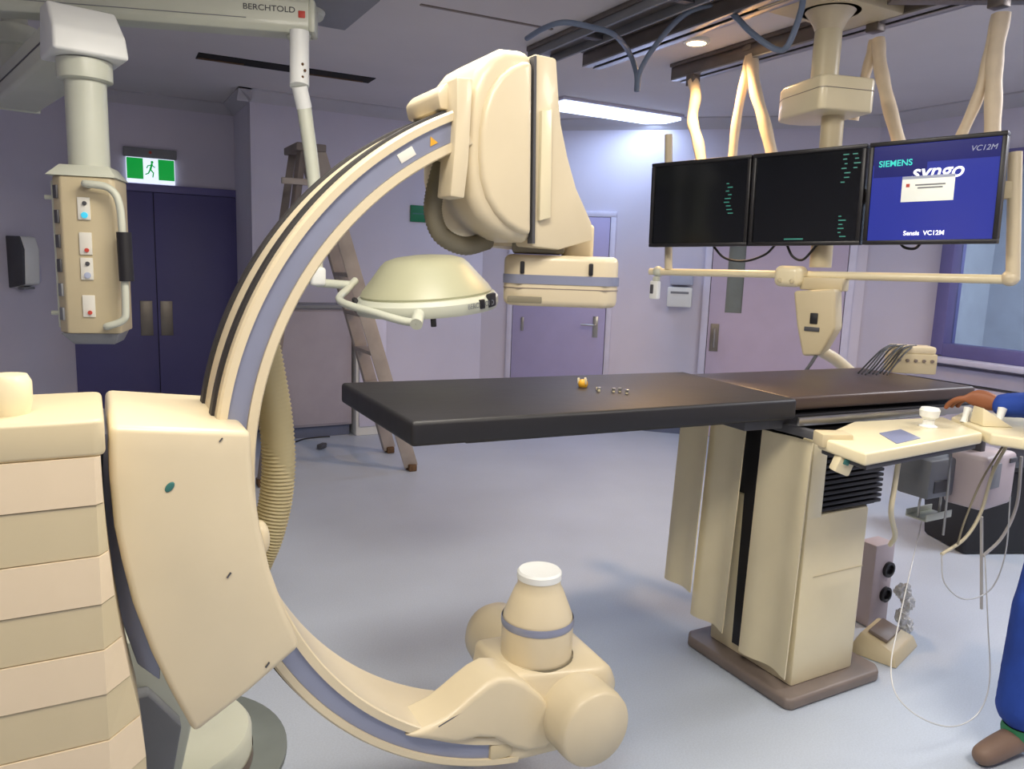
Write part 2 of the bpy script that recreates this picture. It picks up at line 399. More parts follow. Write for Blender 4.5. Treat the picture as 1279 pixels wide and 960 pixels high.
# floor plate, turret, pedestal
B().lathe([(.37, 0), (.375, .004), (.375, .018), (.365, .024), (0, .024)], 56, Matrix.Translation((.12, 2.36, 0))).out('floor_plate', 'grey_green', ca)
tu = B().lathe([(.255, .024), (.255, .12), (.245, .135), (0, .135)], 56, Matrix.Translation((.125, 2.30, 0))).out('turret', 'offwhite', ca)
B().lathe([(.258, .03), (.258, .062)], 56, Matrix.Translation((.125, 2.30, 0)), cap=False).out('turret_rim', 'brown_plinth', tu)
pd = B().prism([(-.32, .024), (.1, .024), (.19, .42), (.06, .62), (-.32, .62)], 1.93, 2.2, 'Y', .01).out('pedestal', 'offwhite', ca)
B().prism([(-.3, .03), (.08, .03), (.15, .40), (.08, .50), (-.3, .50)], 1.88, 1.935, 'Y', .006).out('pedestal_panel', 'grey', pd)
# stand body; striped light and shade painted on as alternating colour bands
sb = B().prism([(-.52, 1.43), (-.002, 1.43), (-.002, 1.80), (-.52, 1.80)], .03, 1.212, 'Z').out('stand_body', 'cream_tan', ca)
top = B(); top.prism([(-.53, 1.418), (.0, 1.418), (.012, 1.43), (.012, 1.7), (0, 1.71), (-.53, 1.71)], 1.205, 1.268, 'Z', .012, 3); top.out('stand_top', 'cream_tan', sb)
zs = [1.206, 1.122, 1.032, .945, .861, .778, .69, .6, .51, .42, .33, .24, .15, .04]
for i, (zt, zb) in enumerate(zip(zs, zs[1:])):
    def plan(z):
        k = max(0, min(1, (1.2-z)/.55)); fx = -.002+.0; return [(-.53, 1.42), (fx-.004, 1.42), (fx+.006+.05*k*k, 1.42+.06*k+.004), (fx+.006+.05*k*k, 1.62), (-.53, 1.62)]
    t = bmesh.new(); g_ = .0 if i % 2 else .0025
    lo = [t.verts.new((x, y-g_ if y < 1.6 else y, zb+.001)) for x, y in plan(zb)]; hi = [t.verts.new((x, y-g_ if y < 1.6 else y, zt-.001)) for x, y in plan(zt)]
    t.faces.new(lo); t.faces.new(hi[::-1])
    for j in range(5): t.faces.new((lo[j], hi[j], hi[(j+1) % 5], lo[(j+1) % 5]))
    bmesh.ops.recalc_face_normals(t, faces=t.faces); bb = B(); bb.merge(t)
    bb.out('light_stripe', 'cream_tan' if i % 2 else 'cream_lit_stripe', sb, 20)
k_ = P(9, 482, Y=1.52)
B().lathe([(.03, -.03), (.036, .0), (.036, .03), (.03, .042), (0, .044)], 24, Matrix.Translation((k_.x, 1.52, 1.292))).out('knob', 'ivory', sb)
# carriage that holds the arc
cp = [P(x, y, Y=1.5) for x, y in [(137, 531), (136, 565), (137, 600), (143, 660), (153, 705), (166, 755), (190, 818), (215, 868), (243, 918), (310, 866), (376, 808), (356, 762), (338, 712), (326, 660), (318, 610), (315, 570), (314, 538)]]
cg = B().prism([(p.x, p.z) for p in cp], 1.5, 1.9, 'Y', .014, 3, 35).out('carriage', 'cream', ca)
# dark guide strip between stand and carriage
gp = [P(x, y, Y=1.6) for x, y in [(128, 540), (128, 620), (135, 690), (150, 770), (172, 830), (200, 850), (200, 560)]]
B().prism([(p.x, p.z) for p in gp], 1.6, 1.86, 'Y', .004).out('guide_strip', 'channel', ca)
for (x, y, w_, h_, m_) in ((212, 608, .022, .013, 'teal'), (286, 718, .012, .003, 'dark_grey'), (276, 549, .009, .002, 'dark_grey'), (334, 830, .012, .003, 'dark_grey')):
    p = P(x, y, Y=1.499)
    bb = B(Matrix.Translation(p) @ Matrix.Rotation(-.9, 4, 'Y'))
    if m_ == 'teal': bb.sphere((0, 0, 0), w_/2, (1, .2, h_/w_), 16)
    else: bb.box((0, 0, 0), (w_, .003, h_))
    bb.out('badge' if m_ == 'teal' else 'scuff_mark', m_, cg)
# detector lift housing
fp = [(669, 64), (650, 60), (630, 58), (612, 68), (598, 86), (589, 112), (584, 145), (582, 180), (582, 215), (587, 245), (598, 268), (614, 286), (636, 299), (667, 306)]
hp = [P(x, y, Y=1.6) for x, y in fp]
hs_ = B().prism([(p.x, p.z) for p in hp], 1.60, 1.87, 'Y', .03, 4, 40).out('detector_lift_housing', 'cream', ca, 60)
# raised side cover with the rounded D outline
fp2 = [(665, 76), (652, 77), (638, 83), (624, 95), (612, 113), (604, 138), (600, 165), (599, 195), (601, 222), (608, 247), (619, 266), (632, 280), (647, 290), (663, 295)]
hp2 = [P(x, y, Y=1.592) for x, y in fp2]
B().prism([(p.x, p.z) for p in hp2], 1.586, 1.615, 'Y', .016, 4, 60).out('side_cover', 'cream', hs_, 60)
sp = [P(x, y, Y=1.6) for x, y in [(669, 66), (697, 72), (700, 120), (703, 155), (711, 195), (722, 235), (741, 278), (743, 300), (700, 312), (666, 308)]]
sl = B().prism([(p.x, p.z) for p in sp], 1.605, 1.87, 'Y', .006, 2, 40).out('detector_carriage', 'cream', ca)
rp_ = [P(x, y, Y=1.6) for x, y in [(675, 138), (688, 136), (686, 272), (672, 276)]]
B().prism([(p.x, p.z) for p in rp_], 1.592, 1.61, 'Y', .003).out('slide_rail', 'ivory', sl)
rp_ = [P(x, y, Y=1.6) for x, y in [(666.5, 70), (669.5, 70), (667.5, 304), (664, 304)]]
B().prism([(p.x, p.z) for p in rp_], 1.597, 1.62, 'Y').out('seam', 'dark_grey', sl)
# clamp where the arc enters the housing
cpz = [P(x, y, Y=1.585) for x, y in [(570, 96), (591, 98), (588, 150), (585, 205), (580, 248), (562, 245), (567, 190), (570, 140)]]
cl_ = B().prism([(p.x, p.z) for p in cpz], 1.583, 1.66, 'Y', .005, 2, 40).out('arc_clamp', 'cream', ca)
cpz = [P(x, y, Y=1.63) for x, y in [(546, 116), (556, 104), (577, 97), (586, 104), (580, 140), (550, 136)]]
B().prism([(p.x, p.z) for p in cpz], 1.63, 1.83, 'Y', .008).out('clamp_step', 'cream', cl_)
# neck and detector
DZ0, DZ1 = 1.442, 1.568
dc = Vector((1.082, 1.725, 0)); DM = Matrix.Translation(dc) @ Matrix.Rotation(math.radians(-29), 4, 'Z')
nk = P(728, 300, Y=1.66)
B(Matrix.Translation((nk.x+.01, 1.70, 0)) @ Matrix.Rotation(math.radians(-29), 4, 'Z')).box((0, 0, 1.605), (.078, .085, .088), .01, seg=3).out('detector_neck', 'cream', ca)
B(DM).box((-.06, -.03, 1.588), (.13, .16, .035), .008).out('mount_plate', 'hose', ca)
def octo(hx, hy, c): return [(-hx+c, -hy), (hx-c, -hy), (hx, -hy+c), (hx, hy-c), (hx-c, hy), (-hx+c, hy), (-hx, hy-c), (-hx, -hy+c)]
bb = B(DM); bb.prism(octo(.143, .13, .035), DZ0, DZ1, 'Z', .016, 3, 20); dt_ = bb.out('detector', 'cream', ca, 50)
B(DM).prism(octo(.1448, .1318, .0355), 1.497, 1.519, 'Z').out('detector_band', 'channel', dt_, 50)
B(DM).prism(octo(.1435, .1305, .035), 1.485, 1.487, 'Z').out('seam', 'brown_plinth', dt_, 50)
for x_ in (-.098, .07): B(DM).box((x_, -.131, 1.536), (.011, .008, .03), .003).out('release_button', 'black', dt_)
B(DM).box((-.09, -.131, 1.458), (.085, .006, .016), .002).out('collision_sensor', 'hose', dt_)
# corrugated cable hoses
def hose(pts, r, name, m, parent, rings, seg=14):
    return B().tube(pts, r, seg, rings, rf=lambda i, n: r*(1 if i % 2 else .9)).out(name, m, parent, 80)
hose([P(552, 205, Y=1.72), P(543, 240, Y=1.72), P(541, 268, Y=1.72), P(552, 294, Y=1.72), P(580, 307, Y=1.72), P(610, 300, Y=1.74)], .023, 'cable_hose', 'hose', ca, 14)
hose([P(322, 400, Y=1.82), P(334, 460, Y=1.82), P(344, 520, Y=1.82), P(348, 575, Y=1.82), P(344, 625, Y=1.82), P(333, 670, Y=1.82), P(318, 705, Y=1.82)], .04, 'cable_hose', 'hose_light', ca, 22, 18)
B().sphere(P(325, 672, Y=1.72), .03, (.7, 1, 1.4)).out('hose_collar', 'cream', ca)
# x-ray tube assembly
TM = Matrix.Translation((1.06, 1.725, 0))
cm = B().lathe([(.1, .44), (.1, .545), (.1, .56), (.096, .585), (.068, .655), (.06, .668), (.06, .69)], 40, TM).out('collimator', 'cream', ca, 50)
B().lathe([(.062, .688), (.062, .705), (.057, .711), (0, .711)], 40, TM).out('collimator_cap', 'white', cm)
B().lathe([(.1015, .557), (.1025, .56), (.1025, .574), (.1005, .578)], 40, TM, cap=False).out('collimator_ring', 'channel', cm)
B().lathe([(.104, .44), (.104, .468)], 40, TM, cap=False).out('collimator_foot', 'hose', cm)
bb = B(); bb.hull([(.93, 1.64, .47), (.93, 1.86, .47), (1.22, 1.58, .455), (1.24, 1.86, .455), (1.27, 1.62, .38), (1.27, 1.85, .38),
                   (.9, 1.60, .24), (.9, 1.86, .24), (1.22, 1.60, .22), (1.22, 1.86, .22)], .03, 4)
bd = bb.out('tube_housing', 'cream', ca, 60)
DQ = Matrix.Rotation(math.radians(90), 4, 'X')   # local z -> -y
bb = B(); bb.lathe([(.05, -.64), (.085, -.63), (.102, -.60), (.108, -.56), (.108, -.03), (.104, -.008), (.097, 0), (0, 0)], 44, Matrix.Translation((1.115, 1.49, .345)) @ DQ)
dm = bb.out('tube_drum', 'cream', ca, 50)
bp_ = [P(x, y, Y=1.588) for x, y in [(505, 922), (535, 910), (558, 898), (575, 884), (592, 869), (608, 856), (624, 847), (640, 847), (658, 854), (676, 868), (692, 886), (700, 906), (696, 924), (682, 936), (660, 940), (640, 935), (620, 924), (598, 923), (570, 930)]]
yk = B().prism([(p.x, p.z) for p in bp_], 1.588, 1.715, 'Y', .02, 4, 50).out('tube_yoke', 'cream', ca, 60)
a_, b2 = P(548, 908, Y=1.588), P(622, 862, Y=1.588)
B().tube([a_+Vector((0, .002, 0)), b2+Vector((0, .002, 0))], .0016, 6, smooth=False).out('seam', 'dark_grey', yk)
ep = P(627, 942, Y=1.6); B().box((ep.x, 1.70, ep.z+.01), (.07, .2, .05), .008).out('end_stop', 'cream_tan', ca)

# ================================================================== THE PATIENT TABLE
TA = math.radians(-3.6); TZ = 1.12
TM = Matrix.Translation((.735, 1.875, 0)) @ Matrix.Rotation(TA, 4, 'Z')      # local x along the table, y to the far side
tb = thing('patient_table', 'black padded x-ray table on a cream pedestal with shield flaps', 'table', (2.4, 2.0, 0))
LT, WT = 1.37, .655
mt = B(TM).prism([(0, 0), (LT, 0), (LT+.02, WT), (-.035, WT+.03)], TZ-.07, TZ, 'Z', .012, 3).out('mattress', 'vinyl_black', tb)
# fold line and wrinkles of a slightly slumped foam pad: second pad
B(TM).box((LT+.02+.5, WT/2+.015, TZ-.03), (1.0, WT-.09, .05), .012, seg=3).out('foot_mattress', 'vinyl_brown', tb)
B(TM).box((1.28, WT/2, TZ-.078), (2.2, WT-.12, .016), .004).out('tabletop', 'black', tb)
bb = B(TM)
bb.box((1.75, WT/2-.02, TZ-.098), (1.05, .44, .05), .006); bb.out('top_carriage', 'dark_grey', tb)
for y_ in (.02, WT-.02): B(TM).box((1.95, y_, TZ-.085), (1.1, .012, .03), .003).out('side_rail', 'steel', tb)
# pedestal
pl = B().prism([(2.13, 1.71), (2.60, 1.71), (2.64, 1.75), (2.64, 2.24), (2.60, 2.28), (2.15, 2.28), (2.11, 2.24), (2.11, 1.73)], 0, .045, 'Z', .012, 3).out('foot_plate', 'brown_plinth', tb)
B().prism([(2.19, 1.775), (2.52, 1.775), (2.60, 1.86), (2.60, 2.20), (2.19, 2.20)], .045, .69, 'Z', .008).out('pedestal_cover', 'ivory', tb)
B().prism([(2.19, 1.775), (2.265, 1.775), (2.265, 1.83), (2.19, 1.83)], .68, .97, 'Z', .006).out('corner_post', 'ivory', tb)
B().prism([(2.2, 1.81), (2.60, 1.81), (2.60, 2.18), (2.2, 2.18)], .685, .985, 'Z').out('lift_column', 'black', tb)
for i in range(14): B().box((2.435, 1.797, .705+i*.02), (.33, .03, .013), .004).out('bellows_fold', 'black', tb)
B().box((2.385, 1.7735, .46), (.27, .002, .003)).out('panel_joint', 'cream_tan', tb)
B().box((2.182, 2.01, .53), (.02, .1, .88)).out('gap_panel', 'black', tb)
# lead shield flaps hanging from the head-end and the near corner
def flap(p, q, z0, z1, name, m, wave=.012, n=8, lean=.03, taper=.0):
    p, q = Vector((*p, 0)), Vector((*q, 0)); d = q-p; nrm = Vector((d.y, -d.x, 0)).normalized(); t = bmesh.new(); G = []
    for side in (0, 1):
        g_ = []
        for j in range(7):
            v = j/6; row = []
            for i in range(n+1):
                u = i/n; x_ = p+d*(u*(1-taper*v)+taper*v*.5)+nrm*(wave*math.sin(u*math.pi*2.2+.6)*(.4+v*.6)+lean*v-side*.005)
                row.append(t.verts.new((x_.x, x_.y, z1+(z0-z1)*v)))
            g_.append(row)
        G.append(g_)
    for g_ in G:
        for j in range(6):
            for i in range(n): t.faces.new((g_[j][i], g_[j][i+1], g_[j+1][i+1], g_[j+1][i]))
    A_, C_ = G
    rim = [(0, i) for i in range(n+1)]+[(j, n) for j in range(1, 7)]+[(6, i) for i in range(n-1, -1, -1)]+[(j, 0) for j in range(5, 0, -1)]
    for a1, a2 in zip(rim, rim[1:]+rim[:1]): t.faces.new((A_[a1[0]][a1[1]], A_[a2[0]][a2[1]], C_[a2[0]][a2[1]], C_[a1[0]][a1[1]]))
    bmesh.ops.recalc_face_normals(t, faces=t.faces); bb = B(); bb.merge(t); return bb.out(name, m, tb, 60)
flap((2.10, 2.36), (2.10, 2.20), .26, .99, 'shield_flap', 'ivory', .008)
flap((2.125, 2.215), (2.125, 2.03), .16, .99, 'shield_flap', 'ivory', .012)
flap((2.16, 1.985), (2.16, 1.755), .10, .97, 'shield_flap', 'ivory', .014, lean=.02)
B().box((2.15, 2.05, 1.0), (.03, .62, .03), .004).out('flap_rail', 'dark_grey', tb)

# ---- table-side console
ct = [P(x, y, Z=1.035) for x, y in [(1022, 545), (1066, 526), (1178, 520), (1228, 540), (1082, 566)]]
cc = thing('control_console', 'cream table-side control console with small screen and joystick knob', 'console', (ct[4].x+.1, ct[4].y+.1, .98))
poly = [(p.x, p.y) for p in ct]
cb = B().prism(poly, .995, 1.035, 'Z', .008, 3).out('console_body', 'ivory', cc)
B().prism([((x-2.35)*.94+2.35, (y-1.6)*.94+1.6) for x, y in poly], .978, .996, 'Z', .003).out('underside', 'dark_grey', cc)
q = [P(x, y, Z=1.036) for x, y in [(1098, 541), (1125, 536), (1150, 547), (1120, 554)]]
B().prism([(p.x, p.y) for p in q], 1.0345, 1.0375, 'Z', .001).out('display', 'lcd', cc)
q = P(1159, 533, Z=1.035)
kn = B().lathe([(.028, 0), (.03, .006), (.018, .012), (.018, .03), (.03, .04), (.033, .062), (.028, .07), (0, .073)], 20, Matrix.Translation((q.x, q.y, 1.033))).out('joystick', 'white', cc)
q = P(1040, 548, Z=1.03); B(Matrix.Translation(q) @ Matrix.Rotation(-.45, 4, 'Z')).box((0, .0, .0), (.1, .07, .045), .006).out('rail_clamp', 'cream_tan', cc)
q = P(1053, 577, Y=1.52); B(Matrix.Translation(q) @ Matrix.Rotation(-.45, 4, 'Z') @ Matrix.Rotation(.35, 4, 'Y')).box((0, 0, 0), (.05, .045, .07), .006).out('switch_box', 'ivory', cc)
B(Matrix.Translation(P(1058, 576, Y=1.492)) @ Matrix.Rotation(-.45, 4, 'Z') @ Matrix.Rotation(.35, 4, 'Y')).box((0, 0, 0), (.018, .006, .024), .002).out('green_button', 'teal', cc)
# second module under the hand
ct = [P(x, y, Z=1.04) for x, y in [(1188, 520), (1204, 513), (1290, 518), (1300, 550), (1238, 541)]]
c2 = thing('joystick_module', 'cream joystick module under the hand at the table edge', 'console', (ct[0].x+.15, ct[0].y, 1.0))
B().prism([(p.x, p.y) for p in ct], 1.0, 1.04, 'Z', .008, 3).out('module_body', 'ivory', c2)
for (x, y, h_) in ((1205, 524, .045), (1222, 526, .04), (1246, 530, .06)):
    q = P(x, y, Z=1.045); B(Matrix.Translation(q) @ Matrix.Rotation(.3, 4, 'Y')).lathe([(.014, -.01), (.011, .01), (.013, h_*.7), (.015, h_), (0, h_+.004)], 14).out('lever', 'white', c2)
q = P(1238, 520, Z=1.07); B(Matrix.Translation(q) @ Matrix.Rotation(-.5, 4, 'Z')).hull([(-.05, -.04, -.03), (.06, -.04, -.03), (-.05, .04, -.03), (.06, .04, -.03), (-.05, -.03, .035), (-.05, .03, .035)], .006).out('wedge_grip', 'ivory', c2)
# boxes hanging below
q = P(1224, 595, Y=1.75)
g1 = thing('pump_unit', 'pinkish grey equipment box hanging below the control console', 'equipment box', (q.x, q.y, q.z-.12))
B(Matrix.Translation(q) @ Matrix.Rotation(.1, 4, 'Z')).box((0, 0, 0), (.25, .16, .22), .02, seg=3).out('case', 'lilac_box', g1)
B(Matrix.Translation(q) @ Matrix.Rotation(.1, 4, 'Z')).box((-.06, -.082, .03), (.08, .006, .1), .004).out('front_window', 'grey', g1)
B(Matrix.Translation(q) @ Matrix.Rotation(.1, 4, 'Z')).box((.08, -.082, .08), (.06, .008, .02), .003).out('clip', 'dark_grey', g1)
B().box((q.x-.02, q.y+.02, q.z+.14), (.03, .06, .1), .004).out('hanger', 'dark_grey', g1)
q = P(1160, 592, Y=1.85)
g2 = thing('junction_box', 'grey junction box tucked behind the console next to the black column', 'equipment box', (q.x, q.y, q.z-.1))
B(Matrix.Translation(q)).box((0, 0, 0), (.2, .14, .16), .012).out('case', 'grey', g2)
B(Matrix.Translation(q)).box((-.02, -.072, -.03), (.1, .006, .05), .003).out('cover_plate', 'dark_grey', g2)
B(Matrix.Translation(q)).box((0, 0.03, .12), (.04, .04, .1)).out('hanger', 'dark_grey', g2)
q = P(1160, 640, Y=1.85)
g3 = thing('cable_tray', 'small white cable tray with leads hanging under the junction box', 'tray', (q.x, q.y, q.z-.03))
B(Matrix.Translation(q)).box((0, 0, -.012), (.17, .09, .008), .002).out('tray_base', 'offwhite', g3)
for s__ in (-1, 1): B(Matrix.Translation(q)).box((0, s__*.043, 0), (.17, .005, .03), .001).out('tray_side', 'offwhite', g3)
for s__ in (-1, 1): B(Matrix.Translation(q)).tube([(s__*.07, 0, -.01), (s__*.07, 0, .06), (s__*.05, 0, .1)], .005, n=4).out('tray_wire', 'steel', g3)
# hanging leads and tubing
def cable(pts, r, label, m='tubing', name='cable', cat='cable', group=None, seg=8, n=8):
    return tag(B().tube(pts, r, seg, n).out(name, m, None, 80), label, cat, group)
cable([P(1123, 572, Y=1.5), P(1117, 610, Y=1.5), P(1113, 640, Y=1.5), P(1118, 668, Y=1.56), P(1112, 680, Y=1.62)], .0085, 'thick cream cable dropping from the console along the black bellows', 'cable_cream')
cable([P(1258, 555, Y=1.5), P(1240, 590, Y=1.5), P(1225, 640, Y=1.5), P(1205, 672, Y=1.5), P(1176, 692, Y=1.5)], .006, 'thick cream lead curving down in front of the pink box', 'cable_cream')
cable([P(1276, 570, Y=1.55), P(1270, 630, Y=1.55), P(1252, 670, Y=1.55), P(1228, 694, Y=1.55)], .006, 'pale lead curving below the right side of the pink box', 'tubing')
cable([P(1176, 692, Y=1.5), P(1180, 728, Y=1.5), P(1205, 748, Y=1.5), P(1238, 735, Y=1.5), P(1256, 690, Y=1.5), P(1262, 620, Y=1.5)], .0025, 'thin clear loop of tubing hanging at knee height', 'plastic_clear')
cable([P(1230, 690, Y=1.5), P(1234, 780, Y=1.42), P(1236, 850, Y=1.36), P(1222, 890, Y=1.32), P(1190, 907, Y=1.31), P(1150, 896, Y=1.33), P(1120, 868, Y=1.38), P(1113, 830, Y=1.44), P(1122, 780, Y=1.53), P(1140, 700, Y=1.68), P(1152, 648, Y=1.85)], .0022, 'long thin clear tubing loop drooping almost to the floor', 'plastic_clear')
cable([P(1255, 553, Y=1.48), P(1226, 600, Y=1.48), P(1205, 650, Y=1.48), P(1196, 680, Y=1.48)], .0035, 'brown thin lead crossing the pink box', 'hose')
cable([P(1188, 563, Y=1.52), P(1184, 610, Y=1.52), P(1178, 668, Y=1.52)], .004, 'grey lead hanging straight between the two grey boxes', 'grey')
cable([P(1226, 645, Y=1.62), P(1226, 760, Y=1.62)], .006, 'pale straight drain tube below the pink box', 'tubing')
# foot pedals + taped bundle beside pedestal
q = P(1112, 800, Z=.05)
B_ = Matrix.Translation((q.x, q.y+.03, 0)) @ Matrix.Rotation(.3, 4, 'Z')
fp_ = thing('foot_switch', 'cream foot switch standing on the floor behind the pedestal', 'foot switch', (q.x, q.y+.03, 0))
B(B_).hull([(-.14, -.1, 0), (.14, -.1, 0), (-.14, .1, 0), (.14, .1, 0), (-.12, -.08, .05), (.12, -.08, .05), (-.1, .06, .09), (.1, .06, .09)], .01).out('pedal_base', 'cream_tan', fp_)
B(B_).box((0, 0, .083), (.16, .08, .015), .004, Matrix.Rotation(.28, 4, 'X')).out('pedal', 'brown_plinth', fp_)
cn = P(1105, 735, Y=1.97)
so = thing('socket_block', 'grey socket block with two black sockets beside the table pedestal', 'socket', (cn.x, cn.y, .0))
B().box((cn.x+.06, 2.07, .19), (.13, .09, .38), .008).out('bracket', 'lilac_box', so)
for x, y in ((1110, 711), (1106, 742)):
    q = P(x, y, Y=2.02); B().lathe([(.035, 0), (.035, .014), (.024, .016), (.02, .002), (0, .002)], 20, Matrix.Translation((q.x, 2.026, q.z)) @ DQ).out('socket', 'black', so)
for i, (x, y) in enumerate(((1128, 738), (1134, 752), (1126, 768), (1132, 780))):
    q = P(x, y, Y=1.93)
    bb = B(Matrix.Translation(q) @ Matrix.Rotation(random.uniform(-.8, .8), 4, 'Y') @ Matrix.Rotation(random.uniform(-.6, .6), 4, 'Z'))
    t = bmesh.new(); bmesh.ops.create_icosphere(t, subdivisions=3, radius=.04)
    for v in t.verts: v.co *= random.uniform(.62, 1.12); v.co.y *= .7
    bb.merge(t)
    tag(bb.out('plastic_wrap', 'plastic_clear', None, 15), ('crumpled clear plastic scrap, topmost beside the sockets', 'crumpled clear plastic scrap, second from the top', 'crumpled clear plastic scrap, third from the top', 'crumpled clear plastic scrap, lowest, nearest the foot switch')[i], 'plastic', 'plastic scraps beside the sockets')

# ---- box with cable bundle at the foot end of the table
q = P(1142, 468, Z=TZ-.005); bx = Vector((q.x+.05, q.y+.06, TZ-.004))
lb = thing('lead_box', 'beige lead connector box standing at the foot end of the table', 'connector box', bx)
LM = Matrix.Translation(bx) @ Matrix.Rotation(math.radians(-35), 4, 'Z')
B(LM).box((0, 0, .045), (.19, .11, .09), .008).out('case', 'cream_tan', lb)
B(LM).box((0, 0, .105), (.18, .1, .035), .012).out('lid', 'cream', lb)
for i in range(5): B(LM).lathe([(.007, 0), (.007, .01), (0, .011)], 10, Matrix.Translation((-.07+i*.035, -.055, .06)) @ DQ).out('port', 'brown_plinth', lb)
for i in range(9):
    a0 = LM @ Vector((-.092+.014*i, -.03+.012*(i % 3), .118))
    b0 = P(1072+4.5*i, 466+(i % 3), Z=TZ+.004); mid_ = (a0+b0)/2+Vector((0, 0, .06+.012*(i % 4)))
    cable([a0, a0*.9+b0*.1+Vector((0, 0, .016)), a0*.6+b0*.4+Vector((0, 0, .025+.004*(i % 4))), a0*.2+b0*.8+Vector((0, 0, .01)), b0], .0035, 'thin dark lead on the table by the connector box, '+('leftmost', 'second from the left', 'third from the left', 'fourth from the left', 'middle one', 'fourth from the right', 'third from the right', 'second from the right', 'rightmost')[i]+' of nine', 'cable_black', 'lead_wire', 'lead', 'dark leads left of the connector box', 6, 5)
# ---- small things on the mattress
q = P(728, 483, Z=TZ)
it = thing('connector_plug', 'small brassy plug with prongs lying on the black mattress', 'plug', q)
B(Matrix.Translation(q) @ Matrix.Rotation(.5, 4, 'Z')).lathe([(.014, 0), (.018, .008), (.016, .02), (.01, .026), (0, .027)], 12).out('plug_body', 'yellow', it)
for i in range(3): B(Matrix.Translation(q) @ Matrix.Rotation(.5+i*2.1, 4, 'Z')).box((.016, 0, .022), (.008, .006, .02), .001).out('prong', 'ivory', it)
for i, (x, y, an, ln) in enumerate(((747, 488, 1.1, .05), (766, 489, 1.0, .045), (774, 489, .95, .04), (783, 491, .9, .04))):
    q = P(x, y, Z=TZ)
    r_ = thing('instrument_clip', ('slim pale clip lying nearest the brassy plug', 'slim pale clip, leftmost of the three lying together', 'slim pale clip, middle of the three lying together', 'slim pale clip, rightmost of the three lying together')[i], 'clip', q, 'small clips on the mattress')
    M_ = Matrix.Translation(q) @ Matrix.Rotation(an, 4, 'Z')
    B(M_).box((0, 0, .005), (ln, .009, .01), .002).out('shaft', 'ivory', r_); B(M_).box((-ln*.35, 0, .011), (.014, .012, .01), .002).out('tip', 'steel', r_)

# ================================================================== MONITOR BANK AND ITS CEILING MOUNT
b0, b1 = Vector((2.75, 3.05, 0)), Vector((3.1, 2.04, 0))
BM = frame(b0, b1) @ Matrix.Rotation(-.022, 4, 'Y'); bn = BM.to_3x3() @ Vector((0, 1, 0))
def onb(x, y, off=0.0):
    q = BM.inverted() @ PP(x, y, b0+bn*off, bn); return q.x, q.z
def screen_text(M, rows, name, m, parent, y):
    bb = B(M)
    for (x, z, w_, h_) in rows: bb.box((x, y, z), (w_, .0008, h_))
    o = bb.out(name, m, parent); o['kind'] = 'stuff'; return o
def monitor(c0, c1, label, kind):
    # c0,c1: pixel of lower-left and upper-right outer corners
    (xa, za), (xb, zb) = c0, c1
    cx, cz, w_, h_ = (xa+xb)/2, (za+zb)/2, xb-xa, zb-za
    root = thing('monitor', label, 'monitor', BM @ Vector((cx, 0, za)), 'monitors in the ceiling bank')
    M = BM @ Matrix.Translation((cx, 0, cz)); bz = .018
    bb = B(M)
    for c, d in (((0, .01, h_/2-bz/2), (w_, .05, bz)), ((0, .01, -h_/2+bz/2), (w_, .05, bz)), ((-w_/2+bz/2, .01, 0), (bz, .05, h_-2*bz)), ((w_/2-bz/2, .01, 0), (bz, .05, h_-2*bz))): bb.box(c, d, .003)
    bb.out('bezel', 'bezel', root)
    B(M).box((0, .035, 0), (w_-.03, .05, h_-.03), .01).out('back_cover', 'dark_grey', root)
    sw, sh = w_-2*bz, h_-2*bz; ys = -.006
    if kind == 'dark':
        sc = B(M).box((0, ys+.004, 0), (sw, .008, sh)).out('screen', 'glass_dark', root)
    else:
        sc = B(M).box((0, ys+.004, 0), (sw, .008, sh)).out('screen', 'screen_blue', root)
    return root, sc, M, sw, sh, ys-.0006
L_ = onb(812, 307); R_ = onb(938, 188)
e0, e1, e2, e3 = onb(814, 256)[0], onb(938, 250)[0], onb(1081, 245)[0], onb(1253, 235)[0]
zb_, zt_ = onb(875, 307)[1], onb(875, 199)[1]
zb3, zt3 = onb(1165, 304)[1], onb(1165, 172)[1]
zb2, zt2 = onb(1008, 308)[1], onb(1008, 187)[1]
zlo, zhi = (zb_+zb2+zb3)/3, (zt_+zt2+zt3)/3
m1 = monitor((e0, zlo), (e1-.004, zhi), 'black monitor with dim data column, farthest from the control window', 'dark')
m2 = monitor((e1+.004, zlo), (e2-.006, zhi), 'black monitor in the middle of the ceiling bank', 'dark')
m3 = monitor((e2+.006, zlo), (e3, zhi), 'monitor showing a bright blue start screen with a pale dialog', 'blue')
for (root, sc, M, sw, sh, ys), cols in ((m1, ((.3, .35, -.14, 9),)), (m2, ((.33, .42, .18, 7), (.33, .46, -.45, 6), (.42, .44, .25, 4)))):
    rows = []
    for u0, u1, v0, nn in cols:
        for i in range(nn): rows.append((sw*(u0+random.uniform(0, .05)), sh*(v0+i*.045*(1 if v0 < 0 else 1)) if v0 < 0 else sh*(.45-i*.05), random.uniform(.012, .034), .005))
    screen_text(M, rows, 'screen_text', 'screen_dim', sc, ys)
screen_text(m2[2], [(-.04, -m2[4]*.47, .09, .006)], 'screen_caption', 'screen_dim', m2[1], m2[5])
root, sc, M, sw, sh, ys = m3
B(M).box((-sw*.27, ys+.0002, sh*.33), (sw*.44, .0008, sh*.32)).out('screen_corner', 'screen_navy', sc)
B(M).box((0, ys-.0001, sh*.40), (sw, .0006, sh*.19)).out('screen_band', 'screen_navy', sc)
text('SIEMENS', .036, M @ Matrix.Translation((-sw*.31, ys-.001, sh*.31)) @ TXT, 'lettering', 'screen_teal', sc, .0006)
text('VC12M', .03, M @ Matrix.Translation((sw*.37, ys-.001, sh*.40)) @ TXT, 'lettering', 'pale_blue', sc, 0, .25)
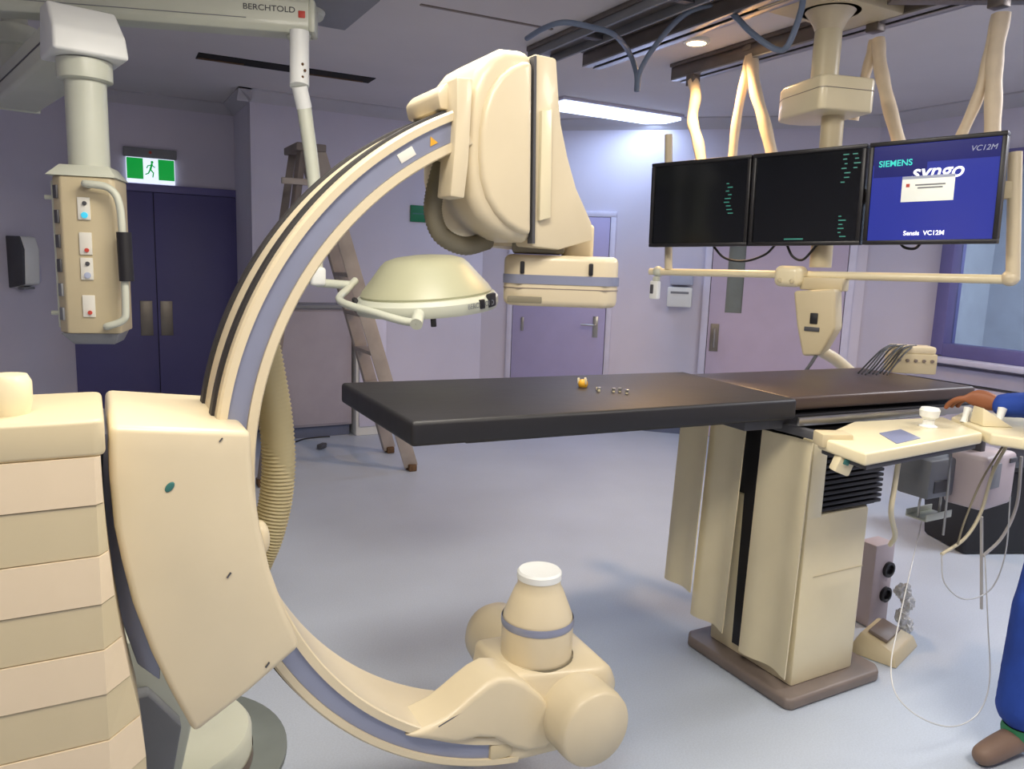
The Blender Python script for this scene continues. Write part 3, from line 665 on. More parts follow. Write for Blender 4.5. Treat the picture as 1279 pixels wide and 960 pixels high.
text('syngo', .085, M @ Matrix.Translation((sw*.03, ys-.001, sh*.20)) @ TXT, 'lettering', 'screen_white', sc, .0012, .25)
text('Sensis  VC12M', .026, M @ Matrix.Translation((-sw*.03, ys-.001, -sh*.43)) @ TXT, 'lettering', 'screen_white', sc, .0006)
dg = B(M).box((-sw*.03, ys-.002, sh*.03), (sw*.42, .002, sh*.26), .0006).out('dialog', 'screen_dialog', sc)
B(M).box((-sw*.03, ys-.0034, sh*.15), (sw*.42, .0006, sh*.03)).out('dialog_title', 'pale_blue', dg)
screen_text(M, [(-sw*.01, sh*.07, sw*.24, .006), (-sw*.01, sh*.04, sw*.2, .006)], 'dialog_text', 'grey', dg, ys-.0034)
B(M).box((-sw*.19, ys-.0034, sh*.07), (.014, .0006, .014)).out('dialog_icon', 'red', dg)
# the mount
mb = thing('monitor_mount', 'cream ceiling-hung monitor mount with column, box and tubular frame', 'monitor mount', P(1040, 150, d=3.6))
off = .11
def bpt(x, y, o=off): u, z = onb(x, y, o); return BM @ Vector((u, o, z))
B().tube([bpt(835, 168), bpt(835, 336)], .021, 14, smooth=False).out('frame_post', 'cream', mb)
B().tube([bpt(1268, 190), bpt(1265, 350)], .026, 14, smooth=False).out('frame_post', 'cream', mb)
lb0, lb1 = bpt(812, 339), bpt(1262, 349)
B().tube([lb0, lb1], .019, 14, smooth=False).out('lower_bar', 'ivory', mb)
B().sphere(bpt(822, 339), .03).out('bar_joint', 'offwhite', mb); B().sphere(bpt(1262, 347), .034).out('bar_joint', 'cream', mb)
ub0, ub1 = bpt(835, 240), bpt(1262, 232)
B(BM).box(((onb(835, 240, off)[0]+onb(1268, 235, off)[0])/2, off, (zlo+zhi)/2), (onb(1268, 235, off)[0]-onb(835, 240, off)[0], .05, .07), .006).out('cross_beam', 'cream_tan', mb)
for e_a, e_b in ((e0, e1), (e1, e2), (e2, e3)): B(BM).box(((e_a+e_b)/2, .073, (zlo+zhi)/2), (.1, .024, .1), .004).out('screen_bracket', 'dark_grey', mb)
q = bpt(988, 345, .06); Mq = frame(q, q+(b1-b0))
blk = B(Mq).box((0, 0, 0), (.13, .12, .1), .03, seg=4).out('clamp_block', 'ivory', mb)
for dx, dz in ((-.03, -.02), (.03, -.022)): B(Mq).sphere((dx, -.06, dz), .012, (1, .5, 1)).out('bolt', 'cream_tan', blk)
B(Mq).box((.15, .03, -.03), (.2, .09, .06), .008).out('bar_sleeve', 'cream_tan', mb)
q = bpt(1026, 318, .13); q2 = bpt(1038, 170, .13)
B().tube([q+Vector((0, 0, -.06)), q2+Vector((0, 0, .1))], .05, 18, smooth=False).out('inner_column', 'cream_tan', mb)
cx_, cy_ = q2.x, q2.y
# hub box under ceiling column
hb0 = P(1023, 128, d=3.62); HM = Matrix.Translation(hb0) @ Matrix.Rotation(math.radians(-105), 4, 'Z')
hbx = B(HM).prism([(-.19, -.04), (-.16, -.11), (-.08, -.14), (.2, -.14), (.22, -.12), (.22, .12), (.2, .14), (-.08, .14), (-.16, .11), (-.19, .04)], -.075, .075, 'Z', .012, 3).out('hub_box', 'ivory', mb, 40)
B(HM).prism([(-.1915, -.04), (-.1612, -.111), (-.08, -.1412), (.2, -.1412), (.2212, -.12), (.2212, .12), (.2, .1412), (-.08, .1412), (-.1612, .111), (-.1915, .04)], .018, .021, 'Z').out('seam', 'brown_plinth', hbx)
c_top = P(1033, 60, d=3.62)
B().lathe([(.062, -.02), (.062, .2), (.06, .3)], 28, Matrix.Translation((c_top.x, c_top.y, hb0.z+.06))).out('ceiling_column', 'ivory', mb)
B().lathe([(.078, 0), (.078, .03)], 28, Matrix.Translation((c_top.x, c_top.y, hb0.z+.07))).out('column_collar', 'ivory', mb)
zc = hb0.z+.33
B().lathe([(.062, zc), (.075, zc+.03), (.125, zc+.1), (.135, zc+.13), (.135, CEIL-.1)], 32, Matrix.Translation((c_top.x, c_top.y, 0))).out('flared_cap', 'cream', mb)
B().box((c_top.x, c_top.y, CEIL-.075), (.6, .34, .05), .008).out('trolley', 'cream_tan', mb)
# lower arm
a1_, a2_, a3_ = P(1010, 368, d=3.6), P(1022, 436, d=3.6), P(1064, 466, d=3.72)
Ma = frame(a1_, a1_+(b1-b0))
ag = B(frame((a1_+a2_)/2, (a1_+a2_)/2+(b1-b0))).prism([(-.09, .14), (.1, .16), (.12, -.02), (.06, -.15), (-.02, -.16), (-.06, -.02)], -.05, .05, 'Y', .015, 3).out('lower_bracket', 'cream_tan', mb)
Mg = frame((a1_+a2_)/2, (a1_+a2_)/2+(b1-b0))
B(Mg).box((.02, -.052, .02), (.035, .008, .05), .003).out('latch', 'black', ag); B(Mg).box((.015, -.052, -.03), (.07, .006, .02), .002).out('label', 'dark_grey', ag)
B().tube([a2_, (a2_+a3_)/2+Vector((0, 0, .01)), a3_], .028, 14, 5).out('lower_arm', 'cream', mb)
B().tube([a2_+Vector((-.03, -.02, -.02)), a2_+Vector((-.07, -.02, -.07)), a2_+Vector((-.1, .0, -.13))], .008, n=4).out('hook', 'dark_grey', mb)
# intercom on the frame post
q = bpt(818, 362, .08); ic = thing('intercom', 'small white handset with dark grille hanging under the frame end', 'handset', q-Vector((0, 0, .05)))
Mi = frame(q, q+(b1-b0)); B(Mi).box((0, 0, 0), (.05, .04, .1), .008).out('case', 'white', ic); B(Mi).box((-.008, -.021, .005), (.02, .006, .05), .003).out('grille', 'dark_grey', ic)
B(Mi).box((.005, 0, .058), (.03, .03, .03), .004).out('clip', 'offwhite', ic)
# drooping cables under the monitors
for i, pts in enumerate(([(890, 306), (905, 322), (930, 326), (955, 318), (968, 306)], [(983, 306), (990, 320), (1003, 324), (1020, 306)], [(1123, 302), (1130, 309), (1143, 310), (1153, 300)])):
    cable([bpt(x, y, .06) for x, y in pts], .006, ('thin black cable drooping under the farthest monitor', 'short black cable loop under the middle monitor', 'tiny black cable loop under the blue-screen monitor')[i], 'cable_black', 'monitor_cable')

# ================================================================== CEILING RAILS
def rail(x, y0, y1, label, zt=CEIL-.0):
    r_ = thing('ceiling_rail', label, 'rail', (x, (y0+y1)/2, zt-.1), 'ceiling rails of the monitor trolley')
    ym, ly = (y0+y1)/2, abs(y1-y0)
    B().box((x, ym, zt-.012), (.16, ly, .022), .003).out('mounting_strip', 'rail_metal', r_)
    for s__ in (-1, 1): B().box((x+s__*.055, ym, zt-.06), (.02, ly, .074), .003).out('rail_web', 'rail_metal', r_)
    B().box((x, ym, zt-.04), (.085, ly-.01, .03), .002).out('slot', 'hole_dark', r_)
    for s__ in (-1, 1): B().box((x+s__*.04, ym, zt-.098), (.05, ly, .01), .002).out('lip', 'steel', r_)
    B().box((x, y1-.006, zt-.06), (.12, .012, .06), .002).out('end_cap', 'dark_grey', r_)
    return r_
rail(2.80, .3, 4.2, 'long brown metal ceiling rail nearer the C-arm')
rail(3.46, .3, 4.15, 'long brown metal ceiling rail lit by the warm downlight')
q = P(725, 30, Z=CEIL-.03)
ms = thing('cable_duct', 'grey slotted cable duct on the ceiling left of the rails', 'duct', (2.52, 3.4, CEIL-.05), )
B().box((2.52, 2.35, CEIL-.015), (.2, 4.0, .028), .003).out('duct_plate', 'rail_metal', ms)
for x_ in (2.44, 2.6): B().box((x_, 2.35, CEIL-.05), (.02, 4.0, .045), .003).out('duct_side', 'grey', ms)
for i in range(5): B().box((2.52, .8+i*.75, CEIL-.045), (.14, .05, .03), .003).out('duct_bracket', 'dark_grey', ms)
q1, q2 = P(1125, 4, Z=2.74), P(1300, 4, Z=2.74)
cb_ = thing('cross_bar', 'brown metal cross bar under the ceiling beside the column', 'rail', ((q1+q2)/2))
B(frame(q1, q2)).box(((q2-q1).length/2, 0, .03), ((q2-q1).length+.1, .06, .06), .005).out('bar', 'rail_metal', cb_)
for u in (.1, .9): B(frame(q1, q2)).box(((q2-q1).length*u, 0, .085), (.05, .05, .05), .003).out('bar_hanger', 'steel', cb_)
# hanging wrapped cable sleeves
def sleeve(label, legs, topblk):
    r_ = thing('cable_sleeve', label, 'cable sleeve', legs[0][0][0], 'wrapped cables hanging from the rails')
    for pts, rr in legs:
        B().tube(pts, rr, 12, 6, rf=lambda i, n, rr=rr: rr*(1+.06*math.sin(i*1.1))).out('sleeve', 'sleeve', r_, 80)
    B().box(topblk, (.06, .07, .07), .006).out('hanger', 'rail_metal', r_)
XS = 3.42
def q(x, y, dx=0): return P(x, y, X=XS+dx)
zr = CEIL-.13
s1 = q(866, 93); s1.z = zr
sleeve('single wrapped cable hanging straight from the rail end', [([s1, q(869, 120), q(865, 150), q(872, 178), q(878, 215)], .035)], s1)
s1 = q(936, 70)
sleeve('forked wrapped cable behind the first and middle monitors', [([s1, q(930, 100), q(920, 150), q(914, 205)], .027), ([s1+Vector((0, -.02, 0)), q(943, 110), q(954, 150), q(967, 205)], .034)], (s1.x, s1.y, s1.z+.06))
s1 = q(1092, 50)
sleeve('forked wrapped cable right of the ceiling column', [([s1, q(1086, 75), q(1077, 110), q(1066, 150)], .024), ([s1+Vector((0, -.02, 0)), q(1100, 85), q(1110, 130), q(1126, 190)], .032)], (s1.x, s1.y, s1.z+.07))
s1 = q(1246, 18)
sleeve('forked wrapped cable above the blue-screen monitor', [([s1, q(1235, 70), q(1222, 120), q(1198, 175)], .024), ([s1+Vector((0, -.02, 0)), q(1243, 70), q(1241, 120), q(1239, 180)], .034)], (s1.x, s1.y, s1.z+.06))
# blue cables under the rails
zc_ = CEIL-.12
cable([P(658, 48, Z=2.72), P(680, 35, Z=2.72), P(705, 28, Z=2.72), P(740, 34, Z=2.72), P(768, 44, Z=2.70), P(786, 66, d=4.2), P(795, 92, d=4.2), P(795, 114, d=4.2)], .014, 'blue grey cable with a free end drooping left of the rails', 'cable_blue', 'rail_cable')
cable([P(796, 114, d=4.15), P(800, 88, d=4.1), P(820, 55, d=4.0), P(850, 22, d=3.9), P(880, 8, d=3.8), P(910, 14, d=3.7), P(940, 42, d=3.6), P(970, 62, d=3.55), P(985, 55, d=3.5), P(1000, 15, d=3.45), P(1004, -10, d=3.4)], .014, 'long blue grey cable looping under both rails to the column', 'cable_blue', 'rail_cable')
# downlight
q_ = P(870, 54, Z=CEIL-.02)
dl = thing('downlight', 'small round warm ceiling downlight glowing beside the rail', 'downlight', (q_.x, q_.y, CEIL-.03))
DLX, DLY = min(q_.x, 3.28), q_.y
B().lathe([(.075, 0), (.075, -.018), (.055, -.022), (.055, 0)], 28, Matrix.Translation((DLX, DLY, CEIL-.001)), cap=False).out('trim_ring', 'white', dl)
B().lathe([(.054, -.012), (.054, -.02), (0, -.021)], 28, Matrix.Translation((DLX, DLY, CEIL-.001))).out('lens', 'lamp_warm', dl)
l = bpy.data.lights.new('downlight_lamp', 'SPOT'); l.energy = 85; l.color = (1, .62, .30); l.spot_size = math.radians(150); l.spot_blend = .6; l.shadow_soft_size = .05
o = bpy.data.objects.new('downlight_lamp', l); o.location = (DLX, DLY, CEIL-.04); COL.objects.link(o)
# fluorescent batten
bl = thing('ceiling_batten', 'long bright white fluorescent fitting on the ceiling at the back', 'ceiling light', (TUBE_LAMP[0], TUBE_LAMP[1], CEIL-.05))
B().box((TUBE_LAMP[0], TUBE_LAMP[1], CEIL-.012), (1.24, .38, .024), .004).out('housing', 'frame_white', bl)
B().box((TUBE_LAMP[0], TUBE_LAMP[1], CEIL-.036), (1.2, .34, .024), .006).out('diffuser', 'lamp_diffuser', bl)
for i, (x_, y_) in enumerate(PANELS):
    pn = thing('unseen_ceiling_panel', ('ceiling light panel above the photographer', 'ceiling light panel above the C-arm', 'ceiling light panel above the person in scrubs', 'added ceiling light panel, out of view, brightening the right side')[i], 'ceiling light', (x_, y_, CEIL-.02))
    B().box((x_, y_, CEIL-.008), (1.2, .62, .016), .003).out('frame', 'white', pn); B().box((x_, y_, CEIL-.018), (1.12, .56, .006)).out('diffuser', 'panel_diffuser', pn)
# ceiling slot, joint, vent
pa, pb = P(246, 69, Z=CEIL), P(474, 95, Z=CEIL)
sv = thing('ceiling_slot', 'long black open slot cut into the ceiling', 'slot', ((pa+pb)/2-Vector((0, 0, .01))))
Ms = frame((pa.x, pa.y, CEIL), (pb.x, pa.y-.02, CEIL)); ls = pb.x-pa.x
B(Ms).box((ls/2, 0, -.002), (ls, .19, .004)).out('opening', 'hole_dark', sv)
B(Ms).box((.16, .06, -.005), (.3, .04, .004)).out('exposed_batten', 'rust', sv); B(Ms).box((ls-.25, .07, -.005), (.4, .03, .004)).out('exposed_batten', 'rust', sv)
pa, pb = P(525, 5, Z=CEIL), P(690, 36, Z=CEIL)
struct(B(frame(pa, pb)).box(((pb-pa).length/2, 0, -.003), ((pb-pa).length, .02, .006)).out('trim_9', 'brown_plinth'))
pa, pb = P(296, 14, Z=CEIL-.05), P(431, 36, Z=CEIL-.05)
cvb = thing('ceiling_box', 'flat grey box on the ceiling above the light boom', 'ceiling box', (pb.x-.3, pb.y-.25, CEIL-.06))
B().box((pb.x-.3, pb.y-.3, CEIL-.03), (.6, .6, .06), .005).out('box', 'grey', cvb)
B().lathe([(.16, CEIL-.061), (.15, CEIL-.085), (0, CEIL-.088)], 28, Matrix.Translation((pb.x-.33, pb.y-.2, 0))).out('round_cover', 'offwhite', cvb)

# ================================================================== SURGICAL LIGHT ON ITS BOOM
hub = P(-60, 3, d=3.28); end = P(388, 36, d=3.5); end.z = hub.z = 2.60
phub = P(20, 60, d=4.0)
HUBXY = (hub.x, hub.y)
sl_ = thing('surgical_light', 'round ivory surgical light on a pale ceiling boom', 'surgical light', (hub.x, hub.y, CEIL-.3))
Mb = frame(hub, end); Lb = (end-hub).length
bm_ = B(Mb).prism([(-.06, -.075), (.06, -.075), (.075, -.05), (.075, .05), (.06, .075), (-.06, .075), (-.075, .05), (-.075, -.05)], -.08, Lb, 'X', .006).out('boom', 'offwhite', sl_)
B(Mb).box((Lb+.012, 0, 0), (.03, .14, .14), .012).out('boom_end_cap', 'offwhite', bm_)
B(Mb).box((Lb-.03, -.077, .0), (.03, .006, .03), .003).out('orange_sticker', 'red', bm_)
B(Mb).box((Lb*.42, -.077, -.03), (Lb*.8, .002, .003)).out('boom_groove', 'grey', bm_)
text('BERCHTOLD', .034, Mb @ Matrix.Translation((Lb-.17, -.0765, .015)) @ TXT, 'lettering', 'dark_grey', bm_, .0002, 0, 'CENTER', 1.15)
B().lathe([(.09, 2.68), (.09, CEIL-.02), (.16, CEIL-.02), (.16, CEIL)], 28, Matrix.Translation((hub.x, hub.y, 0))).out('ceiling_spindle', 'offwhite', sl_)
jp = P(361, 80, d=3.46)
ex = Mb @ Vector((Lb-.055, 0, 0))
B().lathe([(.03, -.24), (.036, -.23), (.036, -.1), (.05, -.085), (.05, -.07)], 22, Matrix.Translation((ex.x, ex.y, ex.z))).out('swivel_cylinder', 'offwhite', sl_)
k0 = P(374, 45, d=3.38); k1 = P(374, 108, d=3.36)
B().tube([k0+Vector((0, 0, .02)), k0, k1], .042, 16, smooth=False).out('spring_arm_head', 'white', sl_)
k2 = P(380, 135, d=3.4); k3 = P(393, 235, d=3.46); k4 = P(396, 345, d=3.5)
B().tube([k1, k2], .034, 14, smooth=False).out('elbow', 'white', sl_)
B().tube([k2, k3, k4+Vector((0, 0, .03))], .03, 14, 4, rf=lambda i, n: .032-.006*i/n).out('spring_arm', 'offwhite', sl_)
for i in range(3): B().sphere(P(378+3*(i % 2), 80+8*i, d=3.33), .006).out('screw', 'rust', sl_)
B().box(k4, (.07, .07, .085), .016, seg=3).out('knuckle', 'white', sl_)
dcn = P(533, 372, d=3.5); dR = .318; ax_tilt = Matrix.Rotation(math.radians(-6), 4, 'Y') @ Matrix.Rotation(math.radians(2), 4, 'X')
LMx = Matrix.Translation(dcn) @ ax_tilt
dome = B(LMx).lathe([(.285, .0), (.297, .03), (.285, .05), (.245, .095), (.2, .15), (.175, .172), (.13, .185), (.06, .192), (0, .193)], 56).out('dome', 'dome', sl_, 30)
B(LMx).lathe([(.28, -.055), (.315, -.05), (.325, -.03), (.325, .0), (.31, .018), (.29, .02)], 56, cap=False).out('rim', 'offwhite', sl_)
B(LMx).lathe([(0, -.06), (.28, -.055)], 56, cap=False).out('light_window', 'plastic_clear', sl_)
for a_ in (0.25, 2.95, -.9):
    B(LMx @ Matrix.Rotation(a_, 4, 'Z')).box((.322, 0, -.005), (.022, .07, .06), .008).out('rim_bracket', 'black', sl_)
for r_a in (-1.15,): B(LMx @ Matrix.Rotation(r_a, 4, 'Z')).box((.324, 0, -.012), (.016, .03, .04), .004).out('rim_latch', 'black', sl_)
# yoke round the front of the dome
yp = [k4, P(425, 356, d=3.46)]
def rimp(a_, r_=.375, z_=-.02): return LMx @ Vector((r_*math.cos(a_), r_*math.sin(a_), z_))
aim = [math.radians(v) for v in (186, 200, 215, 230, 243)]
B().tube([P(396, 353, d=3.52), P(438, 356, d=3.52)], .02, 12, smooth=False).out('yoke_arm', 'offwhite', sl_)
B().tube([P(444, 350, d=3.56), P(434, 361, d=3.5), P(425, 376, d=3.36), P(470, 391, d=3.22), P(505, 401, d=3.16), P(522, 402, d=3.14)], .017, 12, 5).out('yoke', 'offwhite', sl_)
B().tube([P(520, 405, d=3.13), P(524, 389, d=3.22)], .026, 12, smooth=False).out('yoke_pivot', 'offwhite', sl_)
a_ = math.radians(252); B().tube([rimp(a_, .3, -.05), rimp(a_, .3, -.085)], .012, 10, smooth=False).out('focus_knob', 'black', sl_)
text('BERCHTOLD', .03, LMx @ Matrix.Rotation(math.radians(-67), 4, 'Z') @ Matrix.Translation((.326, 0, -.014)) @ Matrix.Rotation(math.pi/2, 4, 'Z') @ TXT, 'lettering', 'grey', sl_)

# ================================================================== SERVICE PENDANT
pc = P(108, 130, d=3.0); el = P(112, 38, d=2.98); fe = P(28, 122, d=4.0)
az = 2.335; el.z = az; fe.z = az
pn = thing('service_pendant', 'pale medical gas pendant column hanging from a ceiling arm', 'medical pendant', (pc.x, pc.y, 1.2))
fe.x, fe.y = phub.x, phub.y-.02
Mp = frame(fe, (pc.x, pc.y, az)); Lp = (Vector((pc.x, pc.y, az))-fe).length
arm = B(Mp).prism([(-.1, -.075), (.1, -.075), (.115, -.06), (.115, .055), (.09, .08), (-.09, .08), (-.115, .055), (-.115, -.06)], -.12, Lp-.02, 'X', .006).out('arm', 'offwhite', pn)
B(Mp).box((Lp*.5, .1165, -.005), (Lp*.8, .003, .006)).out('arm_groove', 'dark_grey', arm)
B(Mp).box((Lp*.5, -.1165, -.005), (Lp*.8, .003, .006)).out('arm_groove', 'dark_grey', arm)
B(Mp).hull([(Lp-.12, -.13, -.08), (Lp-.12, .13, -.08), (Lp+.13, -.13, -.075), (Lp+.13, .13, -.075), (Lp+.11, -.125, .01), (Lp+.11, .125, .01), (Lp+.0, -.12, .12), (Lp+.0, .12, .12), (Lp-.12, -.12, .12), (Lp-.12, .12, .12)], .014, 3).out('elbow_cover', 'white', pn)
B(Mp).box((-.135, 0, 0), (.03, .24, .16), .01).out('arm_end_cap', 'offwhite', arm)
B().lathe([(.075, az+.07), (.075, 2.56), (.1, 2.57), (.1, 2.66), (.06, 2.665), (.06, CEIL)], 30, Matrix.Translation((phub.x, phub.y, 0))).out('ceiling_post', 'offwhite', pn)
B().lathe([(.098, az-.08), (.098, az-.15), (.09, az-.155)], 30, Matrix.Translation((pc.x, pc.y, 0))).out('column_collar', 'offwhite', pn)
hz0, hz1 = P(118, 418, d=3.0).z, P(108, 222, d=3.0).z
B().lathe([(.074, hz1+.02), (.074, az-.1)], 30, Matrix.Translation((pc.x, pc.y, 0))).out('column', 'offwhite', pn)
PM = Matrix.Translation((pc.x, pc.y, 0)) @ Matrix.Rotation(math.radians(-14), 4, 'Z')
hd = B(PM).prism([(-.08, -.11), (.095, -.11), (.11, -.095), (.11, .1), (-.12, .1), (-.12, -.06)], hz0, hz1, 'Z', .008).out('head', 'cream_tan', pn)
B(PM).hull([(-.13, -.118, hz1), (.118, -.118, hz1), (-.13, .108, hz1), (.118, .108, hz1), (-.09, -.075, hz1+.045), (.085, -.075, hz1+.045), (-.09, .075, hz1+.045), (.085, .075, hz1+.045)], .004).out('head_cap', 'offwhite', pn)
B(PM).hull([(-.11, -.1, hz0), (.1, -.1, hz0), (-.11, .09, hz0), (.1, .09, hz0), (-.07, -.08, hz0-.045), (.08, -.08, hz0-.045), (-.07, .07, hz0-.045), (.08, .07, hz0-.045)], .004).out('head_base', 'grey', pn)
hh = hz1-hz0
for i, fz in enumerate((.80, .58, .42, .18)):
    pz = hz0+hh*fz; op = B(PM).box((.0, -.113, pz), (.044, .008, .085), .002).out('outlet_plate', 'label_white', hd)
    B(PM).lathe([(.008, 0), (.008, .006), (0, .007)], 12, Matrix.Translation((.004, -.117, pz+(.02 if i % 2 == 0 else -.025))) @ DQ).out('outlet_socket', 'dark_grey' if i % 2 == 0 else 'red', op)
    if i % 2 == 0: B(PM).lathe([(.012, 0), (.012, .005), (0, .007)], 12, Matrix.Translation((.002, -.117, pz-.025)) @ DQ).out('indicator', 'cyan' if i == 0 else 'pale_blue', op)
for i in range(6):
    pz = hz0+hh*(.9-i*.155); B(PM).box((-.1015, -.0865, pz), (.03, .012, .05), .002, Matrix.Rotation(math.radians(-51), 4, 'Z')).out('socket', 'dark_grey' if i < 4 else 'grey', hd)
B(PM).box((-.128, .0, (hz0+hz1)/2), (.016, .05, hh*.95), .004).out('side_rail', 'offwhite', hd)
for fz in (.87, .12): B(PM).tube([(-.13, -.0, hz0+hh*fz), (-.165, -.0, hz0+hh*fz)], .009, 10, smooth=False).out('rail_knob', 'offwhite', hd)
B(PM).tube([(.02, -.112, hz0+hh*.95), (.02, -.15, hz0+hh*.95), (.1, -.155, hz0+hh*.93), (.135, -.155, hz0+hh*.82), (.14, -.155, hz0+hh*.5), (.14, -.155, hz0+hh*.2), (.13, -.155, hz0+hh*.1), (.07, -.15, hz0+hh*.055), (.07, -.112, hz0+hh*.055)], .014, 12, 6).out('handle', 'offwhite', pn)
B(PM).tube([(.145, -.155, hz0+hh*.66), (.148, -.155, hz0+hh*.35)], .027, 14, smooth=False).out('grip', 'black', pn)

# ================================================================== WALL ITEMS
# exit sign
se, ze = on('entry', 188, 211); MF = FR['entry'] @ Matrix.Translation((se, -.03, ze))
es_ = thing('exit_sign', 'lit green running man exit sign above the blue double doors', 'exit sign', MF @ Vector((0, 0, -.16)))
B(MF).box((0, .012, .13), (.42, .036, .08), .006).out('housing', 'grey', es_)
B(MF).lathe([(.012, 0), (.012, .004), (0, .005)], 12, Matrix.Translation((0, -.006, .135)) @ DQ).out('status_light', 'red', es_)
B(MF).box((0, .005, -.02), (.385, .012, .215), .004).out('panel', 'sign_white', es_)
for s__ in (-1, 1): B(MF).box((s__*.124, -.002, -.005), (.128, .004, .175)).out('green_field', 'sign_green', es_)
rm = B(MF); y_ = -.003
rm.sphere((.012, y_, .055), .012, (1, .2, 1), 10)
for a, b_, w_ in (((.01, .04), (-.004, -.01), .016), ((.008, .032), (.032, .012), .008), ((.008, .032), (-.024, .022), .008), ((-.024, .022), (-.03, .004), .008), ((-.002, -.008), (.02, -.035), .011), ((.02, -.035), (.014, -.07), .009), ((-.004, -.008), (-.02, -.04), .011), ((-.02, -.04), (-.042, -.05), .009)):
    A_, C_ = Vector((a[0], 0, a[1])), Vector((b_[0], 0, b_[1])); d = C_-A_; an = math.atan2(d.x, d.z)
    m_ = (A_+C_)/2; rm.box((m_.x, y_, m_.z), (w_, .003, d.length+.006), 0, Matrix.Rotation(an, 4, 'Y'))
rm.out('running_man', 'sign_green', es_)
# green wall sign
sg, zg = on('back', 523, 267); MF = FR['back'] @ Matrix.Translation((sg, -.008, zg))
gs = thing('wall_sign', 'small green rectangular sign on the wall behind the hose', 'sign', MF @ Vector((0, 0, -.07)))
B(MF).box((0, 0, 0), (.17, .012, .15), .003).out('plate', 'sign_green_dull', gs); B(MF).box((-.0, -.0065, .0), (.13, .001, .012)).out('printed_bar', 'teal', gs)
# dispensers on the chamfer wall by door_3
sd, zd = on('back_chamfer', 851, 365); MF = FR['back_chamfer'] @ Matrix.Translation((sd, -.06, zd))
dsp = thing('glove_dispenser', 'pale blue dispenser box on the wall beside the pinkish door', 'dispenser', MF @ Vector((0, 0, -.15)))
B(MF).box((0, 0, .14), (.2, .115, .14), .012).out('upper_box', 'pale_blue', dsp); B(MF).box((-.01, 0, -.04), (.22, .118, .18), .014).out('lower_box', 'white', dsp)
B(MF).box((-.01, -.06, .0), (.16, .004, .02)).out('opening', 'grey', dsp)
# dispensers on the left chamfer
sd, zd = on('left_chamfer', 21, 327); MF = FR['left_chamfer'] @ Matrix.Translation((sd, -.07, zd))
tw = thing('towel_dispenser', 'white paper towel dispenser with dark side on the left wall', 'dispenser', MF @ Vector((0, 0, -.2)))
B(MF).prism([(-.05, .2), (.07, .2), (.07, -.2), (-.07, -.17), (-.085, .1)], -.06, .08, 'X', .02, 3).out('case', 'white', tw)
B(MF).prism([(-.05, .2), (.07, .2), (.07, -.2), (-.07, -.17), (-.085, .1)], -.085, -.058, 'X', .006).out('side_panel', 'dark_grey', tw)
B(MF).box((.01, -.0, -.2), (.1, .06, .02), .004).out('paper_slot', 'grey', tw)
sd, zd = on('left_chamfer', 41, 341); MF = FR['left_chamfer'] @ Matrix.Translation((sd, -.02, zd))
sw_ = thing('wall_switch', 'small pale switch plate beside the towel dispenser', 'switch', MF @ Vector((0, 0, -.07)))
B(MF).box((0, 0, 0), (.09, .04, .14), .006).out('plate', 'frame_white', sw_); B(MF).box((0, -.022, 0), (.03, .006, .04), .002).out('rocker', 'white', sw_)
# low cabinet against the back wall + white unit
cab = thing('low_cabinet', 'low mauve grey cabinet with thin top beside the ladder', 'cabinet', (1.60, 6.6, 0))
zc1 = on('back', 400, 376)[1]
B().box((1.60, 6.60, .1+(zc1-.14)/2), (.72, .36, zc1-.14), .006).out('body', 'cabinet_mauve', cab)
B().box((1.60, 6.62, .05), (.70, .32, .1)).out('plinth', 'skirting', cab)
B().box((1.60, 6.59, zc1-.025), (.76, .39, .03), .005).out('worktop', 'grey', cab)
for x_ in (1.60,): B().box((x_, 6.413, .1+(zc1-.14)/2), (.70, .016, zc1-.18), .004).out('cabinet_door', 'cabinet_mauve', cab)
wu = thing('white_unit', 'narrow white cupboard standing right of the mauve cabinet', 'cupboard', (2.12, 6.55, 0))
B().box((2.12, 6.57, .52), (.27, .38, 1.04), .006).out('body', 'white', wu); B().box((2.13, 6.372, .55), (.24, .016, .94), .004).out('cupboard_door', 'frame_white', wu)
B().box((2.03, 6.36, .7), (.012, .012, .12), .003).out('door_pull', 'grey', wu); B().box((2.12, 6.565, .012), (.26, .36, .024)).out('foot', 'grey', wu)

# ================================================================== LADDER
ld = thing('step_ladder', 'weathered aluminium step ladder standing open behind the C-arm', 'ladder', (1.5, 5.5, 0))
tz = P(385, 190, Y=5.5).z; tx = P(382, 190, Y=5.5).x
FA, FB = (2.03, 5.18), (2.06, 5.74); TAp, TBp = (tx+.04, 5.34), (tx+.04, 5.64)
GA, GB = (.96, 5.18), (.96, 5.74)
def stile(f_, t_, w_, name, m):
    a, b_ = Vector((*f_, .03)), Vector((*t_, tz)); d = b_-a; q = d.to_track_quat('Z', 'Y').to_matrix().to_4x4()
    return B(Matrix.Translation(a) @ q).box((0, 0, d.length/2), (.042, w_, d.length), .004).out(name, m, ld)
for f_, t_ in ((FA, TAp), (FB, TBp)): stile(f_, t_, .1, 'stile', 'ladder_metal')
for f_, t_ in ((GA, (tx-.06, 5.36)), (GB, (tx-.06, 5.62))): stile(f_, t_, .05, 'rear_leg', 'ladder_dark')
for f_ in (FA, FB, GA, GB): B().box((f_[0], f_[1], .025), (.06, .1, .05), .008).out('rubber_foot', 'rust', ld)
for i in range(1, 8):
    u = i/8; pa, pb = Vector((*FA, .03)).lerp(Vector((*TAp, tz)), u), Vector((*FB, .03)).lerp(Vector((*TBp, tz)), u)
    B().box((pa+pb)/2, (.1, (pb-pa).length-.02, .028), .004).out('tread', 'ladder_metal', ld)
